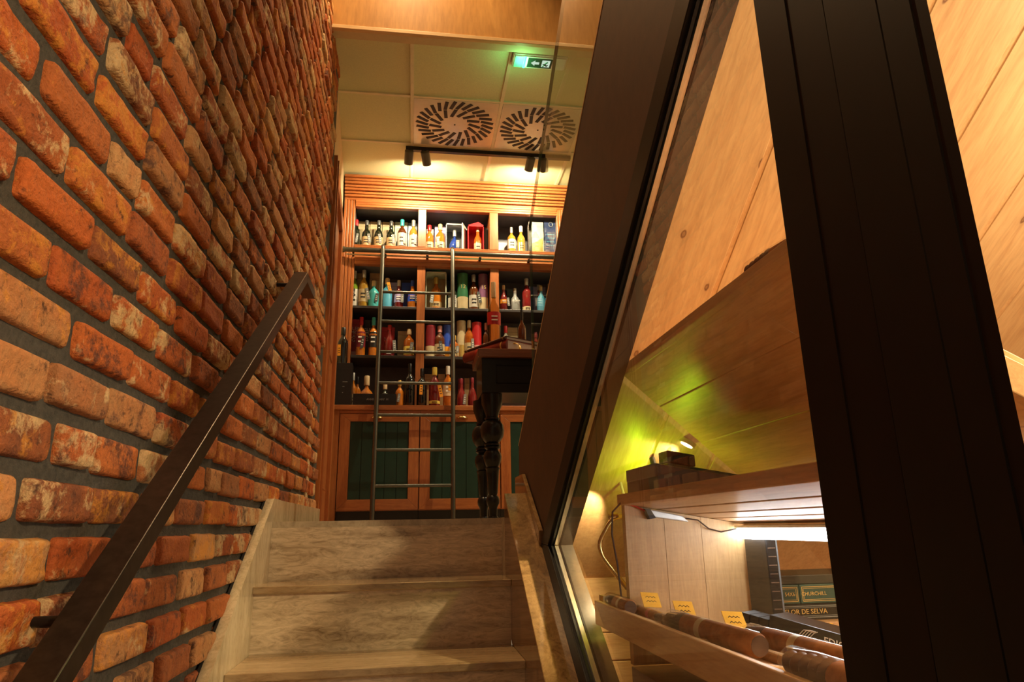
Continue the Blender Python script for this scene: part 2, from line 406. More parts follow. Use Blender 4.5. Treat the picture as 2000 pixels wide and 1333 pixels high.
# ---- upper floor, back and right walls of the shop
fl = struct(MB().prism([(-.62, 2.47), (.40, 2.47), (.40, 2.62), (2.6, 2.62), (2.6, 5.7), (-.62, 5.7)], FZ-.2, FZ-.0005, 'Z').build('floor', M_floor), 'upper floor of polished beige stone')
struct(B(-.7, 2.6, 5.55, 5.65, 0, 3.0).build('wall_back', M_wallb))
struct(B(2.5, 2.6, 2.6, 5.65, 0, 3.0).build('wall_right', M_wallb))
# ---- ceiling: slab, grid, tiles
CZ = 2.768
YR = [3.375, 3.94, 4.52, 5.10]; XR = [-.654, -.054, .545, 1.145, 1.745, 2.345]
ce = struct(B(-.75, 2.6, 3.31, 5.6, CZ+.02, CZ+.08).build('ceiling', M_grid), 'suspended ceiling of square cream tiles')
for i in range(len(XR)-1):
    for j in range(len(YR)-1):
        if j == 1 and i in (1, 2): continue
        B(max(XR[i], -.62)+.010, XR[i+1]-.010, YR[j]+.010, YR[j+1]-.010, CZ+.010, CZ+.02).build('tile', M_tile, ce)
for x in XR[1:]: B(x-.011, x+.011, 3.375, 5.12, CZ-.002, CZ+.02).build('grid_bar', M_grid, ce)
for y in YR[1:3]: B(-.62, 2.4, y-.010, y+.010, CZ-.0015, CZ+.02).build('grid_bar', M_grid, ce)
# ---- timber fascia above the stairwell
fa = struct(B(-.52, 2.4, 3.285, 3.31, 2.73, 4.0).build('trim_2', M_fascia), 'golden veneered fascia board above the ceiling edge')
B(-.52, 2.4, 3.272, 3.300, 2.708, 2.732).build('edge_strip', M_trim, fa, bevel=.002)
B(-.52, 2.4, 3.31, 3.386, 2.732, CZ+.02).build('soffit', M_wallb, fa)
# ---- stairwell ceiling and far enclosing walls outside the view
struct(B(-.7, 2.4, -1.6, 3.3, 3.95, 4.05).build('ceiling', M_fascia), 'veneered ceiling high over the stairs')

# ---- stairs
st = struct(B(-.469, .315, 2.465, 2.49, -.40, .012).build('stairs', M_trav), 'travertine stairs with polished treads')
st.name = 'stairs'
noses = [(2.50-.258*k, FZ-.192*k) for k in range(9)]
for k, (y, z) in enumerate(noses):
    B(-.469, .315, y, y+(.30 if k else .06), z-.021, z).build('tread', M_travT, st, bevel=.0025)
    if k: B(-.469, .315, y+.022, y+.045, z-.24, z-.021).build('riser', M_trav, st)
    else: B(-.469, .315, y+.022, y+.0455, z-.2, z-.021).build('riser', M_trav, st)
# left stringer and skirting
c, s = .8192, .574
def sl(y): return .106+.700*(y-2.47)      # upper edge of the left stringer (35 degrees)
stl = struct(MB().prism([(.2, sl(.2)), (2.475, .110), (2.60, .110), (2.60, -.25), (.2, sl(.2)-.5)], -.5, -.469, 'X').build('trim_3', M_travS), 'pale stone stringer between the brick wall and the steps')
struct(B(-.5, -.484, 2.60, 3.80, FZ, .112).build('baseboard_left', M_travS), 'low pale stone skirting below the brick wall')
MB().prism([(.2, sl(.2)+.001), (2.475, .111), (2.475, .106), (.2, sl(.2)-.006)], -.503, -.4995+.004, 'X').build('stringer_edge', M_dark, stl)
# right cap wall
def cp(y): return .112+.690*(y-2.379)
capw = struct(MB().prism([(.2, cp(.2)), (2.385, .114), (2.385, -.25), (.2, cp(.2)-.5)], .315, .402, 'X').build('trim_4', M_travC, bevel=.002), 'veined stone coping sloping down beside the steps, shaded brown')
skr = struct(MB().prism([(2.135, cp(2.135)), (2.385, .114), (2.62, .114), (2.62, .185), (2.45, .185), (2.135, cp(2.135)+.045)], .389, .402, 'X').build('baseboard_right', M_travC, bevel=.002), 'stone skirting under the brown stair panel')
struct(B(.315, .402, 2.385, 2.66, -.3, FZ+.001).build('trim_5', M_floor))

# ---- second flight: brown side panel, slab, pine soffit
T = .574130643; ct, stn = math.cos(T), math.sin(T)
XR_ = .405
Cc = (2.147, -.051)                              # far corner of the window frame in (y, z)
td = (-ct, stn); sd_ = (-.8192, -.5736)
def along(p, d, k): return (p[0]+d[0]*k, p[1]+d[1]*k)
top0 = (2.61, .303); 
brown = struct(MB().prism([(2.62, .12), top0, along(top0, (-.8554, .518), 4.2), along((2.2, -.086), td, 4.2), (2.2, -.086)], XR_, XR_+.022, 'X').build('wall_right', M_brown), 'dark brown veneered side panel of the upper stair flight')
MB().prism([along(top0, (-.8554, .518), -.0), along(top0, (-.8554, .518), 4.2), along((top0[0]+.004, top0[1]+.0035), (-.8554, .518), 4.2), (top0[0]+.004, top0[1]+.0035)], XR_-.001, XR_+.024, 'X').build('edge_band', M_trim, brown)  # pale wood stands in for light on the panel's top edge
slab = struct(MB().prism([(2.66, -.20), (2.66, .10), along((2.66, .10), td, 4.2), along((2.66, -.2), td, 4.2)], XR_+.023, 2.3, 'X').build('trim_6', M_brown), 'body of the upper stair flight')
SOF = 1.115
sof = struct(MB().prism([along((2.52, -.30), td, .0), along((2.52, -.30), td, 3.6), along((2.545, -.26), td, 3.6), (2.545, -.26)], XR_+.05, 2.2, 'X').build('ceiling', M_pineX), 'sloping ceiling of knotty pine planks over the cigar room')
pitch_w = .178*SOF/1.1; xj = .63*SOF/1.1
k = -2
while xj+k*pitch_w < 2.1:
    x0 = xj+k*pitch_w+.0025; x1 = x0+pitch_w-.005; k += 1
    if x1 < .42: continue
    x0 = max(x0, .44)
    me = MB().prism([(-x0, .004), (-x0-.004, 0), (-x1+.004, 0), (-x1, .004), (-x1, .02), (-x0, .02)], 0, 3.5, 'Y')
    pl = me.build('plank', M_pine, sof, local=True)
    # local: x across, y along the slope up towards the viewer, z into the ceiling
    yb = SOF*stn; zb = SOF*ct                      # foot of the perpendicular from the eye
    start = Vector((0, yb, zb))+Vector((0, ct, -stn))*1.55
    pl.matrix_local = Matrix.Translation(start) @ Matrix(((-1, 0, 0, 0), (0, -ct, stn, 0), (0, stn, ct, 0), (0, 0, 0, 1)))

# humidor shell: horizontal pine boards at the far foot, floor, right wall
kw = struct(B(.41, 2.2, 2.315, 2.34, -1.6, -.16).build('wall_back', M_pineX), 'pine boarded knee wall below the sloping ceiling')
for q in range(7):
    z1 = -.168-.085*q
    me = MB().prism([(0, .003), (.003, 0), (.079, 0), (.082, .003), (.082, .012), (0, .012)], 0, 1.75, 'Y')
    b = me.build('board', M_pineX, kw, local=True)
    b.matrix_local = Matrix(((0, -1, 0, 2.18), (0, 0, 1, 2.302), (-1, 0, 0, z1), (0, 0, 0, 1)))
struct(B(.41, 2.2, -.8, 2.34, -1.65, -1.6).build('floor', M_walnut), 'cigar room floor')
hw = struct(B(2.0, 2.05, -.8, 2.4, -1.6, 1.9).build('wall_right', M_pineX), 'pine wall on the far side of the cigar room')

# ---- window frame (bronze black), glazing spacers, panes, posts
def off_corner(wd):
    # intersection of the two edges moved inwards by wd
    n1 = (-stn, -ct); n2 = (-.5736, .8192)        # inward normals of upper and lower edge
    a, b = n1, n2; ra = a[0]*Cc[0]+a[1]*Cc[1]+wd; rb = b[0]*Cc[0]+b[1]*Cc[1]+wd
    det = a[0]*b[1]-a[1]*b[0]
    return ((ra*b[1]-a[1]*rb)/det, (a[0]*rb-ra*b[0])/det)
LT, LB = 2.2, 2.0
wf = thing('window_frame', 'bronze black frame of the pointed window beside the stairs', 'window frame', (XR_, Cc[0], Cc[1]))
def band(name, w0, w1, x0, x1, mat, bev=0):
    p0, p1 = off_corner(w0), off_corner(w1)
    MB().prism([p0, along(p0, td, LT), along(p1, td, LT), p1], x0, x1, 'X').build(name, mat, wf, bevel=bev)
    MB().prism([p0, along(p0, sd_, LB), along(p1, sd_, LB), p1], x0, x1, 'X').build(name, mat, wf, bevel=bev)
band('frame_bar', 0, .062, XR_-.010, XR_+.026, M_frame, .002)
band('gasket', .062, .070, XR_-.002, XR_+.0035, M_black)
band('spacer', .050, .070, XR_+.0085, XR_+.020, M_alu)
band('inner_gasket', .050, .072, XR_+.0205, XR_+.026, M_black)
band('inner_bar', .040, .069, XR_+.0265, XR_+.063, paint('inner_bar_grey', (.10, .085, .07), .3, .3))
p0 = off_corner(.03); zt = off_corner(.03)
def poly_pane(y0): # pane between post (y0) and the pointed corner
    k1 = (p0[0]-y0)/ct; k2 = (p0[0]-y0)/.8192
    return [p0, along(p0, td, k1), along(p0, sd_, k2)]
struct(MB().prism(poly_pane(.60), XR_+.004, XR_+.008, 'X').build('window_1', M_pane), 'large clear pane of the pointed window with faint brick reflections')
# posts
po = struct(B(XR_-.001, XR_+.03, .582, .641, -1.9, 1.9).build('trim_7', M_post), 'broad dark window post close to the camera')
B(XR_, XR_+.008, .523, .580, -1.9, 1.9).build('post_strip', M_post, po)
B(XR_-.001, XR_+.008, .4535, .5205, -1.9, 1.9).build('post_strip', M_frame, po)
B(XR_-.001, XR_+.008, .418, .4515, -1.9, 1.9).build('post_strip', M_frame, po)
MB().prism([(XR_, .402), (XR_, .4165), (XR_+.008, .4165), (XR_+.008, .4145)], -1.9, 1.9, 'Z').build('post_strip', M_post, po)
struct(B(XR_+.009, XR_+.013, -.75, .415, -1.9, 1.9).build('window_2', M_pane), 'clear pane right of the dark post')

# ---- glass balustrade of the upper flight
gx0, gx1 = XR_+.026, XR_+.037; gd = (-.845, .535)
gb = tag(MB().prism([(2.415, .25), (2.40, 1.14), along((2.40, 1.14), gd, 3.2), along((2.415, .25), gd, 3.2)], gx0, gx1, 'X').build('glass_balustrade', M_bal),
         'clear glass balustrade panel rising along the brown stair panel', 'balustrade')
M_gedge = paint('glass_edge', (.10, .15, .11), .15, 0, .1)
MB().prism([(2.415, .25), (2.40, 1.14), (2.4025, 1.1435), (2.4175, .25)], gx0, gx1, 'X').build('polished_edge', M_gedge, gb)
MB().prism([(2.40, 1.1405), along((2.40, 1.1405), gd, 3.2), along((2.4016, 1.143), gd, 3.2), (2.4016, 1.143)], gx0, gx1, 'X').build('polished_edge', M_gedge, gb)

# ---- handrail
ra = at(106, 1333, X=-.40); rb = at(601, 532, X=-.40)
dv = (rb-ra).normalized(); nv = Vector((0, -dv.z, dv.y))
hr = thing('handrail', 'dark steel flat bar handrail on the brick wall', 'handrail', (-.42, 1.8, .4))
a0 = ra-dv*.55; H_ = .036
end = rb+Vector((0, .20, 0))
m = MB(); x0, x1 = -.446, -.40
low0 = a0-nv*H_; lowk = Vector((0, rb.y, rb.z))
k_ = (rb-nv*H_); # mitre joint with the level end piece
ym = rb.y+H_*math.tan(math.atan2(dv.z, dv.y)/2)
m.prism([(a0.y, a0.z), (rb.y, rb.z), (ym, rb.z-H_), (low0.y, low0.z)], x0, x1, 'X').build('rail_bar', M_steel, hr, bevel=.0015)
MB().prism([(rb.y, rb.z), (end.y, rb.z), (end.y, rb.z-H_), (ym, rb.z-H_)], x0, x1, 'X').build('rail_end', M_steel, hr, bevel=.0015)
for f_ in (.075, .965):
    q = ra+(rb-ra)*f_; MB().tube([(-.515, q.y+.012, q.z-.03), (-.425, q.y+.012, q.z-.03)], .0075, 10).build('bracket', M_black, hr, True)

# ================================================================== CABINET
YC = 5.10
bc = thing('bottle_cabinet', 'tall cherry wood bottle cabinet with fluted frame and dark shelves', 'cabinet', (-.59, 5.3, FZ))
XL, XI, XE = -.588, -.50, 1.155
st1 = (.003, .067); st2 = (.588, .657); XO = 1.25
bays = [(XI, st1[0]), (st1[1], st2[0]), (st2[1], XE)]
# cornice strips, each stepping out
zc = 2.577; nst = 8
for i in range(nst):
    h = (CZ-.003-zc)/nst; pr = .012+.011*i+(.006 if i % 2 else 0)
    B(XL, XO+.2, YC-pr, YC+.05, zc+h*i, zc+h*(i+1)-.004).build('cornice_strip', M_cabH, bc, bevel=.004)
def fluted(x0, x1, z0, z1, vert, n=4):
    for i in range(n):
        if vert:
            a = x0+(x1-x0)*i/n; b = x0+(x1-x0)*(i+1)/n
            B(a+.0012, b-.0012, YC-.016+.004*i, YC+.04, z0, z1).build('flute', M_cab, bc, bevel=.004)
        else:
            a = z0+(z1-z0)*i/n; b = z0+(z1-z0)*(i+1)/n
            B(x0, x1, YC-.016+.004*i, YC+.04, a+.0012, b-.0012).build('flute', M_cabH, bc, bevel=.004)
fluted(XL, XI, 2.15, 2.577, True); fluted(XE+.085, XE, 2.15, 2.577, True)
fluted(XI, XE, 2.577, 2.522, False, 3); fluted(XI, XE, 2.141, 2.194, False, 4)
fluted(XL, -.488, .86, 2.15, True); fluted(XE+.085, XE, .86, 2.15, True)
fluted(-.488, XE, 2.085, 2.025, False, 2)
B(XL, XO, YC-.004, YC+.04, 2.085, 2.141).build('rail_board', M_cabH, bc)
for a, b in (st1, st2):
    B(a, b, YC-.004, YC+.33, 2.194, 2.522).build('stile', M_cab, bc, bevel=.002)
    B(a, b, YC-.004, YC+.33, .86, 2.025).build('stile', M_cab, bc, bevel=.002)
B(XL, XO, YC+.33, YC+.35, .86, 2.60).build('back_panel', M_navy, bc)
B(XL-.0, XI-.004, YC+.04, YC+.33, .86, 2.60).build('side_panel', M_navy, bc)
B(XE+.004, XO, YC+.04, YC+.33, .86, 2.60).build('side_panel', M_navy, bc)
B(XI, XE, YC+.04, YC+.33, 2.16, 2.185).build('shelf', M_shelf, bc)
B(XI, XE, YC+.02, YC+.33, 2.545, 2.57).build('top_board', M_navy, bc)
B(XI, XE, YC+.04, YC+.33, 2.03, 2.05).build('top_board', M_navy, bc)
SH1, SH2, SH0 = 1.687, 1.290, 2.185
for (a, b) in ((-.488, st1[0]), bays[1], bays[2]):
    B(a+.002, b-.002, YC+.012, YC+.328, SH1-.021, SH1).build('shelf', M_shelf, bc, bevel=.002)
    B(a+.002, b-.002, YC+.012, YC+.328, SH2-.023, SH2).build('shelf', M_shelf, bc, bevel=.002)
# worktop
CT = .858
wt = tag(B(XL+.012, XO+.3, 4.848, YC+.34, CT-.036, CT).build('worktop', M_cabH, bevel=.004), 'long polished cherry wood worktop under the bottle shelves', 'worktop')
# base cabinets
YD = 4.865
def base_cab(x0, x1, label, hx):
    t = thing('base_cabinet', label, 'cabinet', ((x0+x1)/2, YD+.15, FZ), group='green fronted base cabinets')
    B(x0+.001, x1-.001, YD+.022, 5.4, .125, CT-.037).build('carcass', M_cab, t)
    B(x0+.001, x1-.001, YD+.05, 5.4, FZ, .125).build('plinth', M_plinth, t)
    B(x0+.001, x1-.001, YD+.002, YD+.03, .80, CT-.037).build('top_rail', M_cabH, t)
    d = B(x0+.05, x1-.05, YD+.014, YD+.02, .17, .76).build('door', M_green, t)
    a, b = x0+.004, x1-.004; z0, z1 = .13, .797; sw = .072
    MB().prism([(a, z0), (a+sw, z0+sw), (a+sw, z1-.055), (a, z1)], YD, YD+.022, 'Y').build('door_stile', M_cab, d, bevel=.002)
    MB().prism([(b, z0), (b-sw, z0+sw), (b-sw, z1-.055), (b, z1)], YD, YD+.022, 'Y').build('door_stile', M_cab, d, bevel=.002)
    MB().prism([(a, z0), (b, z0), (b-sw, z0+sw), (a+sw, z0+sw)], YD, YD+.022, 'Y').build('door_rail', M_cabH, d, bevel=.002)
    MB().prism([(a, z1), (b, z1), (b-sw, z1-.055), (a+sw, z1-.055)], YD, YD+.022, 'Y').build('door_rail', M_cabH, d, bevel=.002)
    n = 5; wd = (b-a-2*sw)/n
    for i in range(n):
        B(a+sw+wd*i+.002, a+sw+wd*(i+1)-.002, YD+.008, YD+.016, z0+sw, z1-.055).build('board', M_green, d, bevel=.0015)
    # cup pull: half dome
    hm = MB(); vs = []; fs = []; na, nb = 12, 6
    for i in range(na+1):
        for j in range(nb+1):
            u = math.pi*i/na; v2 = math.pi/2*j/nb
            vs.append((hx-.042*math.cos(u)*math.cos(v2), YD-.024*math.sin(u)*math.cos(v2)-.0, .765+.022*math.sin(v2)))
    for i in range(na):
        for j in range(nb): fs.append((i*(nb+1)+j, (i+1)*(nb+1)+j, (i+1)*(nb+1)+j+1, i*(nb+1)+j+1))
    hm.add(vs, fs).build('cup_handle', M_brass, d, 'all', label='brass cup handle')
B(XL+.012, -.521, YD+.004, 5.4, FZ, CT-.037).build('filler_panel', M_cab, bc)
base_cab(-.52, .042, 'base cabinet with green boarded door left behind the ladder', -.262)
base_cab(.042, .620, 'base cabinet with green boarded door between ladder and turned table leg', .345)
base_cab(.620, 1.198, 'base cabinet with green boarded door mostly behind the table leg and brown panel', .90)

# ---- ladder and rail
lr = thing('ladder_rail', 'gunmetal tube rail running across the bottle cabinet', 'rail', (-.58, 5.03, 2.10))
MB().tube([(-.585, 5.03, 2.118), (1.3, 5.03, 2.118)], .019, 14).build('tube', M_gun, lr, True)
MB().tube([(-.589, 5.03, 2.118), (-.562, 5.03, 2.118)], .024, 14).build('end_cap', M_gun, lr, True)
B(-.55, 1.3, 5.045, 5.052, 2.080, 2.090).build('lower_strip', M_alu, lr)
for x in (-.25, .08, .5, .9): B(x-.01, x+.01, 5.03, YC-.002, 2.082, 2.095).build('bracket', M_black, lr)
la = thing('library_ladder', 'slim gunmetal library ladder hooked over the cabinet rail', 'ladder', (0, 4.69, FZ))
def ly(z): return 4.69+.1474*(z-FZ)
for x in (-.266, .277):
    pts = [(x*.985+.0, ly(FZ), FZ+.001), (x, ly(2.10), 2.10)]
    zt_ = 2.118
    arc = [(x, 5.03-.034*math.cos(a), zt_+.036*math.sin(a)) for a in [math.pi*k/10 for k in range(11)]]
    MB().tube([pts[0], (x, ly(1.2)-.0, 1.2), (x, ly(1.9), 1.9)]+arc, .0165, 12).build('side_rail', M_gun, la, True)
    MB().tube([(x*.985, ly(FZ), FZ), (x*.985, ly(FZ), FZ+.03)], .02, 12).build('foot', M_black, la, True)
    B(x-.014, x+.014, 5.005, 5.055, 2.138, 2.156).build('hook_plate', M_gun, la)
for r_ in (.353, .306, .258, .210, .162, .111, .060):
    z = r_*(4.69-.1474*FZ)/(1-.1474*r_)
    MB().tube([(-.266, ly(z), z), (.277, ly(z), z)], .0115, 10).build('rung', M_gun, la, True)

# ================================================================== BOTTLES AND BOXES
def colr(name, c, rough=.4, metal=0): return paint('c_'+name, c, rough, metal)
PAL = dict(red=(.50, .02, .025), maroon=(.20, .015, .025), cream=(.56, .46, .27), white=(.58, .56, .50), tan=(.48, .34, .17), navy=(.02, .04, .14),
           blue=(.03, .09, .55), lightblue=(.30, .45, .62), teal=(.05, .42, .45), sky=(.08, .38, .58), lilac=(.40, .36, .62), grey=(.25, .26, .25), dgrey=(.07, .075, .075), black=(.012, .012, .013),
           orange=(.85, .34, .03), gold=(.62, .42, .12), green=(.03, .16, .07), palegreen=(.55, .62, .48), silver=(.60, .62, .62), cork=(.62, .45, .25), purple=(.20, .08, .17), yellow=(.80, .62, .12), pink=(.75, .35, .32), skin=(.70, .52, .32))
def C(n): return colr(n, PAL[n], .35 if n not in ('silver', 'gold') else .3, .6 if n in ('silver', 'gold') else 0)
G = dict(dark=bottleglass('glass_dark_green', (.008, .012, .007)), amber=bottleglass('glass_amber', (.55, .14, .015), .35), damber=bottleglass('glass_dark_amber', (.10, .025, .006)),
         gold=bottleglass('glass_gold', (.62, .36, .05), .4), clear=bottleglass('glass_clear', (.80, .78, .66), .75), ruby=bottleglass('glass_ruby', (.16, .012, .012)), lime=bottleglass('glass_lime', (.22, .36, .03), .3),
         teal=C('teal'), sky=C('sky'), grey=C('grey'), blue=bottleglass('glass_cobalt', (.015, .05, .30)), straw=glassmat('glass_straw', (.74, .64, .40), 1.5, .02), orange=bottleglass('glass_orange', (.72, .22, .02), .35), black=bottleglass('glass_black', (.006, .006, .006)))
SHP = {  # (radius factor, height factor)
 'std': [(.82, 0), (1, .015), (1, .56), (.93, .62), (.62, .70), (.36, .755), (.33, .80), (.33, .90), (.40, .905), (.40, .925)],
 'bulge': [(.80, 0), (.95, .02), (1, .40), (1, .50), (.85, .60), (.50, .68), (.40, .74), (.47, .78), (.38, .82), (.36, .92)],
 'squat': [(.85, 0), (1, .02), (1, .50), (.93, .60), (.60, .68), (.35, .73), (.33, .85), (.40, .86), (.40, .88)],
 'round': [(.70, 0), (.95, .05), (1, .28), (.95, .46), (.70, .60), (.42, .68), (.34, .74), (.34, .90)],
 'bell': [(.95, 0), (1, .03), (.94, .30), (.90, .46), (.72, .58), (.42, .66), (.34, .72), (.34, .88)],
 'tall': [(.9, 0), (1, .015), (1, .60), (.9, .655), (.5, .72), (.30, .77), (.28, .92), (.32, .925)],
 'decanter': [(.55, 0), (.8, .06), (1, .25), (.98, .38), (.7, .52), (.3, .62), (.22, .68), (.22, .86)],
}
CAPZ = dict(std=(.80, 1.0), bulge=(.84, 1.0), squat=(.80, 1.0), round=(.84, 1.0), bell=(.80, 1.0), tall=(.80, 1.0), decanter=(.72, 1.0))
import functools
def bottle(px, ytop, wpx, Y, zb, shape, glass, cap, label, lab=None, tagc=None, sq=1.0, liquid=None, grp='bottles on the cabinet shelves', lab_z=(.14, .42), tag_z=.5, tag_dx=.5, cat='bottle', capr=None):
    p = at(px, ytop, Y=Y); h = p.z-zb; pc = at(px-(0 if True else 0), ytop, Y=Y)
    r = wpx/2*p.dot(FW)/FPX*1.03
    x = p.x
    t = thing('bottle', label, cat, (x, Y, zb), group=grp)
    prof = [(f*r, z*h) for f, z in SHP[shape]]
    seg = 18 if sq == 1 else 18
    MB().lathe(prof, seg).build('glass_body', G[glass], t, True, local=True)
    c0, c1 = CAPZ[shape]; rn = SHP[shape][-1][0]*r
    cr = (capr or 1.12)*max(rn, .30*r)
    MB().lathe([(cr*.98, c0*h), (cr, c0*h+.002), (cr, c1*h-.003), (cr*.9, c1*h)], 12).build('cap', C(cap), t, True, local=True)
    if lab:
        # wrapped paper label over the front half
        vs = []; fs = []; n = 12; z0, z1 = lab_z[0]*h, lab_z[1]*h
        for k in range(n+1):
            a = math.pi*(1.08+.84*k/n)
            def rad(z):
                pr = prof
                for (ra_, za), (rb_, zb_) in zip(pr, pr[1:]):
                    if za <= z <= zb_: return ra_+(rb_-ra_)*(z-za)/max(1e-6, zb_-za)
                return pr[-1][0]
            for z in (z0, (z0+z1)/2, z1):
                R = rad(z)*1.0+.0012; vs.append((R*math.cos(a), R*math.sin(a), z))
        for k in range(n):
            for j in range(2): fs.append((k*3+j, (k+1)*3+j, (k+1)*3+j+1, k*3+j+1))
        MB().add(vs, fs).build('paper_label', C(lab), t, 'all', local=True)
        zz = (z0+z1)/2; R = r+.0016
        for q in (-.2, .08):
            MB().box(-.45*r, .45*r, -R-.0012, -R*.88, zz+q*(z1-z0), zz+(q+.09)*(z1-z0)).build('print_line', M_ink if lab in ('cream', 'white', 'yellow', 'tan', 'gold') else M_wprint, t, local=True)
    if tagc:
        tw = .6*r; zt = tag_z*h; th = .30*h
        o = MB().box(-tw/2, tw/2, -.0006, .0006, -th, 0).build('price_tag', C(tagc), t, local=True)
        o.location = (tag_dx*r, -r-.004, zt); o.rotation_euler = (0, random.uniform(-.25, .15), 0)
        for q in range(3): 
            ln = MB().box(-tw*.25, tw*.28, -.0012, -.0006, -th*(.3+.2*q), -th*(.36+.2*q)).build('print_line', M_ink if tagc == 'orange' else M_wprint, o, local=True)
    return t
def gbox(x0px, x1px, ytop, Y, zb, depth, col, label, cat='box', lines=None, grp=None, wpx_y=None):
    ym = ytop+10
    a = at(x0px, ym, Y=Y); b = at(x1px, ym, Y=Y); zt = at((x0px+x1px)/2, ytop, Y=Y).z
    t = thing('gift_box', label, cat, ((a.x+b.x)/2, Y+depth/2, zb), group=grp)
    hw = (b.x-a.x)/2
    MB().box(-hw, hw, -depth/2, depth/2, 0, zt-zb).build('carton', C(col), t, bevel=.0015, local=True)
    MB().box(-hw-.0006, hw+.0006, -depth/2-.0006, depth/2+.0006, (zt-zb)*.86, (zt-zb)*.865).build('lid_seam', M_ink, t, local=True)
    return t, hw, zt-zb, depth
def tube_box(px, wpx, ytop, Y, zb, col, lab, label, num=None):
    p = at(px, ytop, Y=Y); h = p.z-zb; r = wpx/2*p.dot(FW)/FPX
    t = thing('gift_tube', label, 'gift tube', (p.x, Y, zb), group='round gift tubes on the shelves')
    MB().lathe([(r, 0), (r, h*.93)], 20).build('tube', C(col), t, True, local=True)
    MB().lathe([(r*1.015, h*.93), (r*1.015, h), (r*.92, h)], 20).build('lid', C(col), t, True, local=True)
    MB().lathe([(r*1.008, h*.05), (r*1.008, h*.36)], 20).build('paper_band', C(lab), t, True, local=True)
    MB().lathe([(r*1.012, h*.0), (r*1.012, h*.03)], 20).build('base_ring', M_gun, t, True, local=True)
    if num: text('number', num, .045, M_gold, t, (0, -r-.002, h*.62))
    return t
R1, R2, R3, R4 = YC+.10, YC+.10, YC+.10, 4.99
BK = YC+.20
# --- top row, first bay
for i, (x, lb) in enumerate(((717, 'first'), (740, 'second'), (764, 'third'))):
    pass
bottle(697, 430, 14, R1, SH0, 'std', 'dark', 'red', 'dark bottle with red cap at left end of the top shelf', None, 'grey')
bottle(717, 431.5, 17, R1, SH0, 'bulge', 'dark', 'dgrey', 'dark green whisky bottle beside the red capped one on the top shelf', 'tan', 'grey')
bottle(740.5, 431.5, 17, R1, SH0, 'bulge', 'dark', 'dgrey', 'dark green whisky bottle, middle of three alike on the top shelf', 'tan', 'grey', tag_dx=.2)
bottle(764.5, 433, 17, R1, SH0, 'bulge', 'dark', 'dgrey', 'dark green whisky bottle next to the teal capped one on the top shelf', 'tan', 'grey')
bottle(786, 430, 17, R1, SH0, 'std', 'damber', 'teal', 'dark amber bottle with teal cap and white oval label', 'white', 'grey', lab_z=(.15, .55))
bottle(808, 431, 16, R1, SH0, 'std', 'gold', 'silver', 'pale gold bottle with silver cap and white label on the top shelf', 'white', 'grey', lab_z=(.1, .5))
for x0, x1, y, c_, l in ((700, 722, 433, 'cream', 'cream carton with scroll print behind the first dark green bottle'), (723, 746, 433.5, 'cream', 'cream carton with scroll print behind the second dark green bottle'),
                         (747, 770, 434, 'cream', 'cream carton with scroll print behind the third dark green bottle')):
    t, hw, h, d = gbox(x0, x1, y, BK, SH0, .08, c_, l, grp='cream scroll cartons on the top shelf')
    pts = [(hw*.35+(.012-.0007*k)*math.cos(k*.55), -d/2-.0012, h*.62+(.012-.0007*k)*math.sin(k*.55)) for k in range(16)]
    MB().tube(pts, .0016, 5).build('scroll_print', M_ink, t, local=True)
gbox(771.5, 796, 434, BK, SH0, .08, 'palegreen', 'pale green carton behind the teal capped bottle')
gbox(797.5, 815, 436, BK, SH0, .08, 'lightblue', 'light blue carton at the right end of the first top bay')
# --- top row, second bay
bottle(839, 441, 17, R1, SH0, 'squat', 'orange', 'red', 'squat amber bottle with bright red cap on the top shelf', 'cream', lab_z=(.05, .35))
bottle(860, 439, 18, R1, SH0, 'squat', 'orange', 'cork', 'squat amber bottle with pale stopper and a grey tag on the top shelf', 'cream', 'grey', tag_dx=-.6, lab_z=(.05, .35))
gbox(833, 847, 448, BK, SH0, .07, 'pink', 'pink carton behind the red capped amber bottle')
gbox(849, 870, 442, BK, SH0, .07, 'lilac', 'blue and lilac carton behind the pale stoppered bottle')
def openbox(x0, x1, ytop, Y, depth, zb, outer, inner, label):
    a = at(x0, ytop+10, Y=Y); b = at(x1, ytop+10, Y=Y); zt = at((x0+x1)/2, ytop, Y=Y).z
    t = thing('presentation_box', label, 'box', ((a.x+b.x)/2, Y+depth/2, zb)); hw = (b.x-a.x)/2; h = zt-zb; q = .006
    MB().box(-hw, -hw+q, -depth/2, depth/2, 0, h).build('side', C(outer), t, local=True)
    MB().box(hw-q, hw, -depth/2, depth/2, 0, h).build('side', C(outer), t, local=True)
    MB().box(-hw, hw, -depth/2, depth/2, h-q*2, h).build('top', C(outer), t, local=True)
    MB().box(-hw, hw, -depth/2, depth/2, 0, q).build('base', C(outer), t, local=True)
    MB().box(-hw+q, hw-q, depth/2-q, depth/2, q, h-q*2).build('lining', C(inner), t, local=True)
    return t, hw, h, depth
t, hw, h, d = openbox(871, 905, 437, YC+.07, .15, SH0, 'silver', 'dgrey', 'open silver presentation box holding a blue based bottle')
o = MB().box(0, .006, -.07, .07, 0, h*1.04).build('open_door', C('white'), t, local=True); o.location = (hw+.012, -.01, 0); o.rotation_euler = (0, 0, -.35)
b_ = bottle(888, 449, 21, YC+.14, SH0+.007, 'decanter', 'blue', 'silver', 'blue decanter bottle with silver neck inside the open silver box', None, 'grey')
t, hw, h, d = openbox(914, 945, 440, YC+.08, .15, SH0, 'red', 'red', 'open red presentation box on the top shelf')
MB().box(hw, hw+.05, -.02, d/2, 0, h).build('door', C('dgrey'), t, local=True)
MB().prism([(-hw, h), (hw, h), (hw*.3, h+.03), (-hw*.2, h+.018)], -d/2, -d/2+.006, 'Y').build('lid_flap', C('red'), t, local=True)
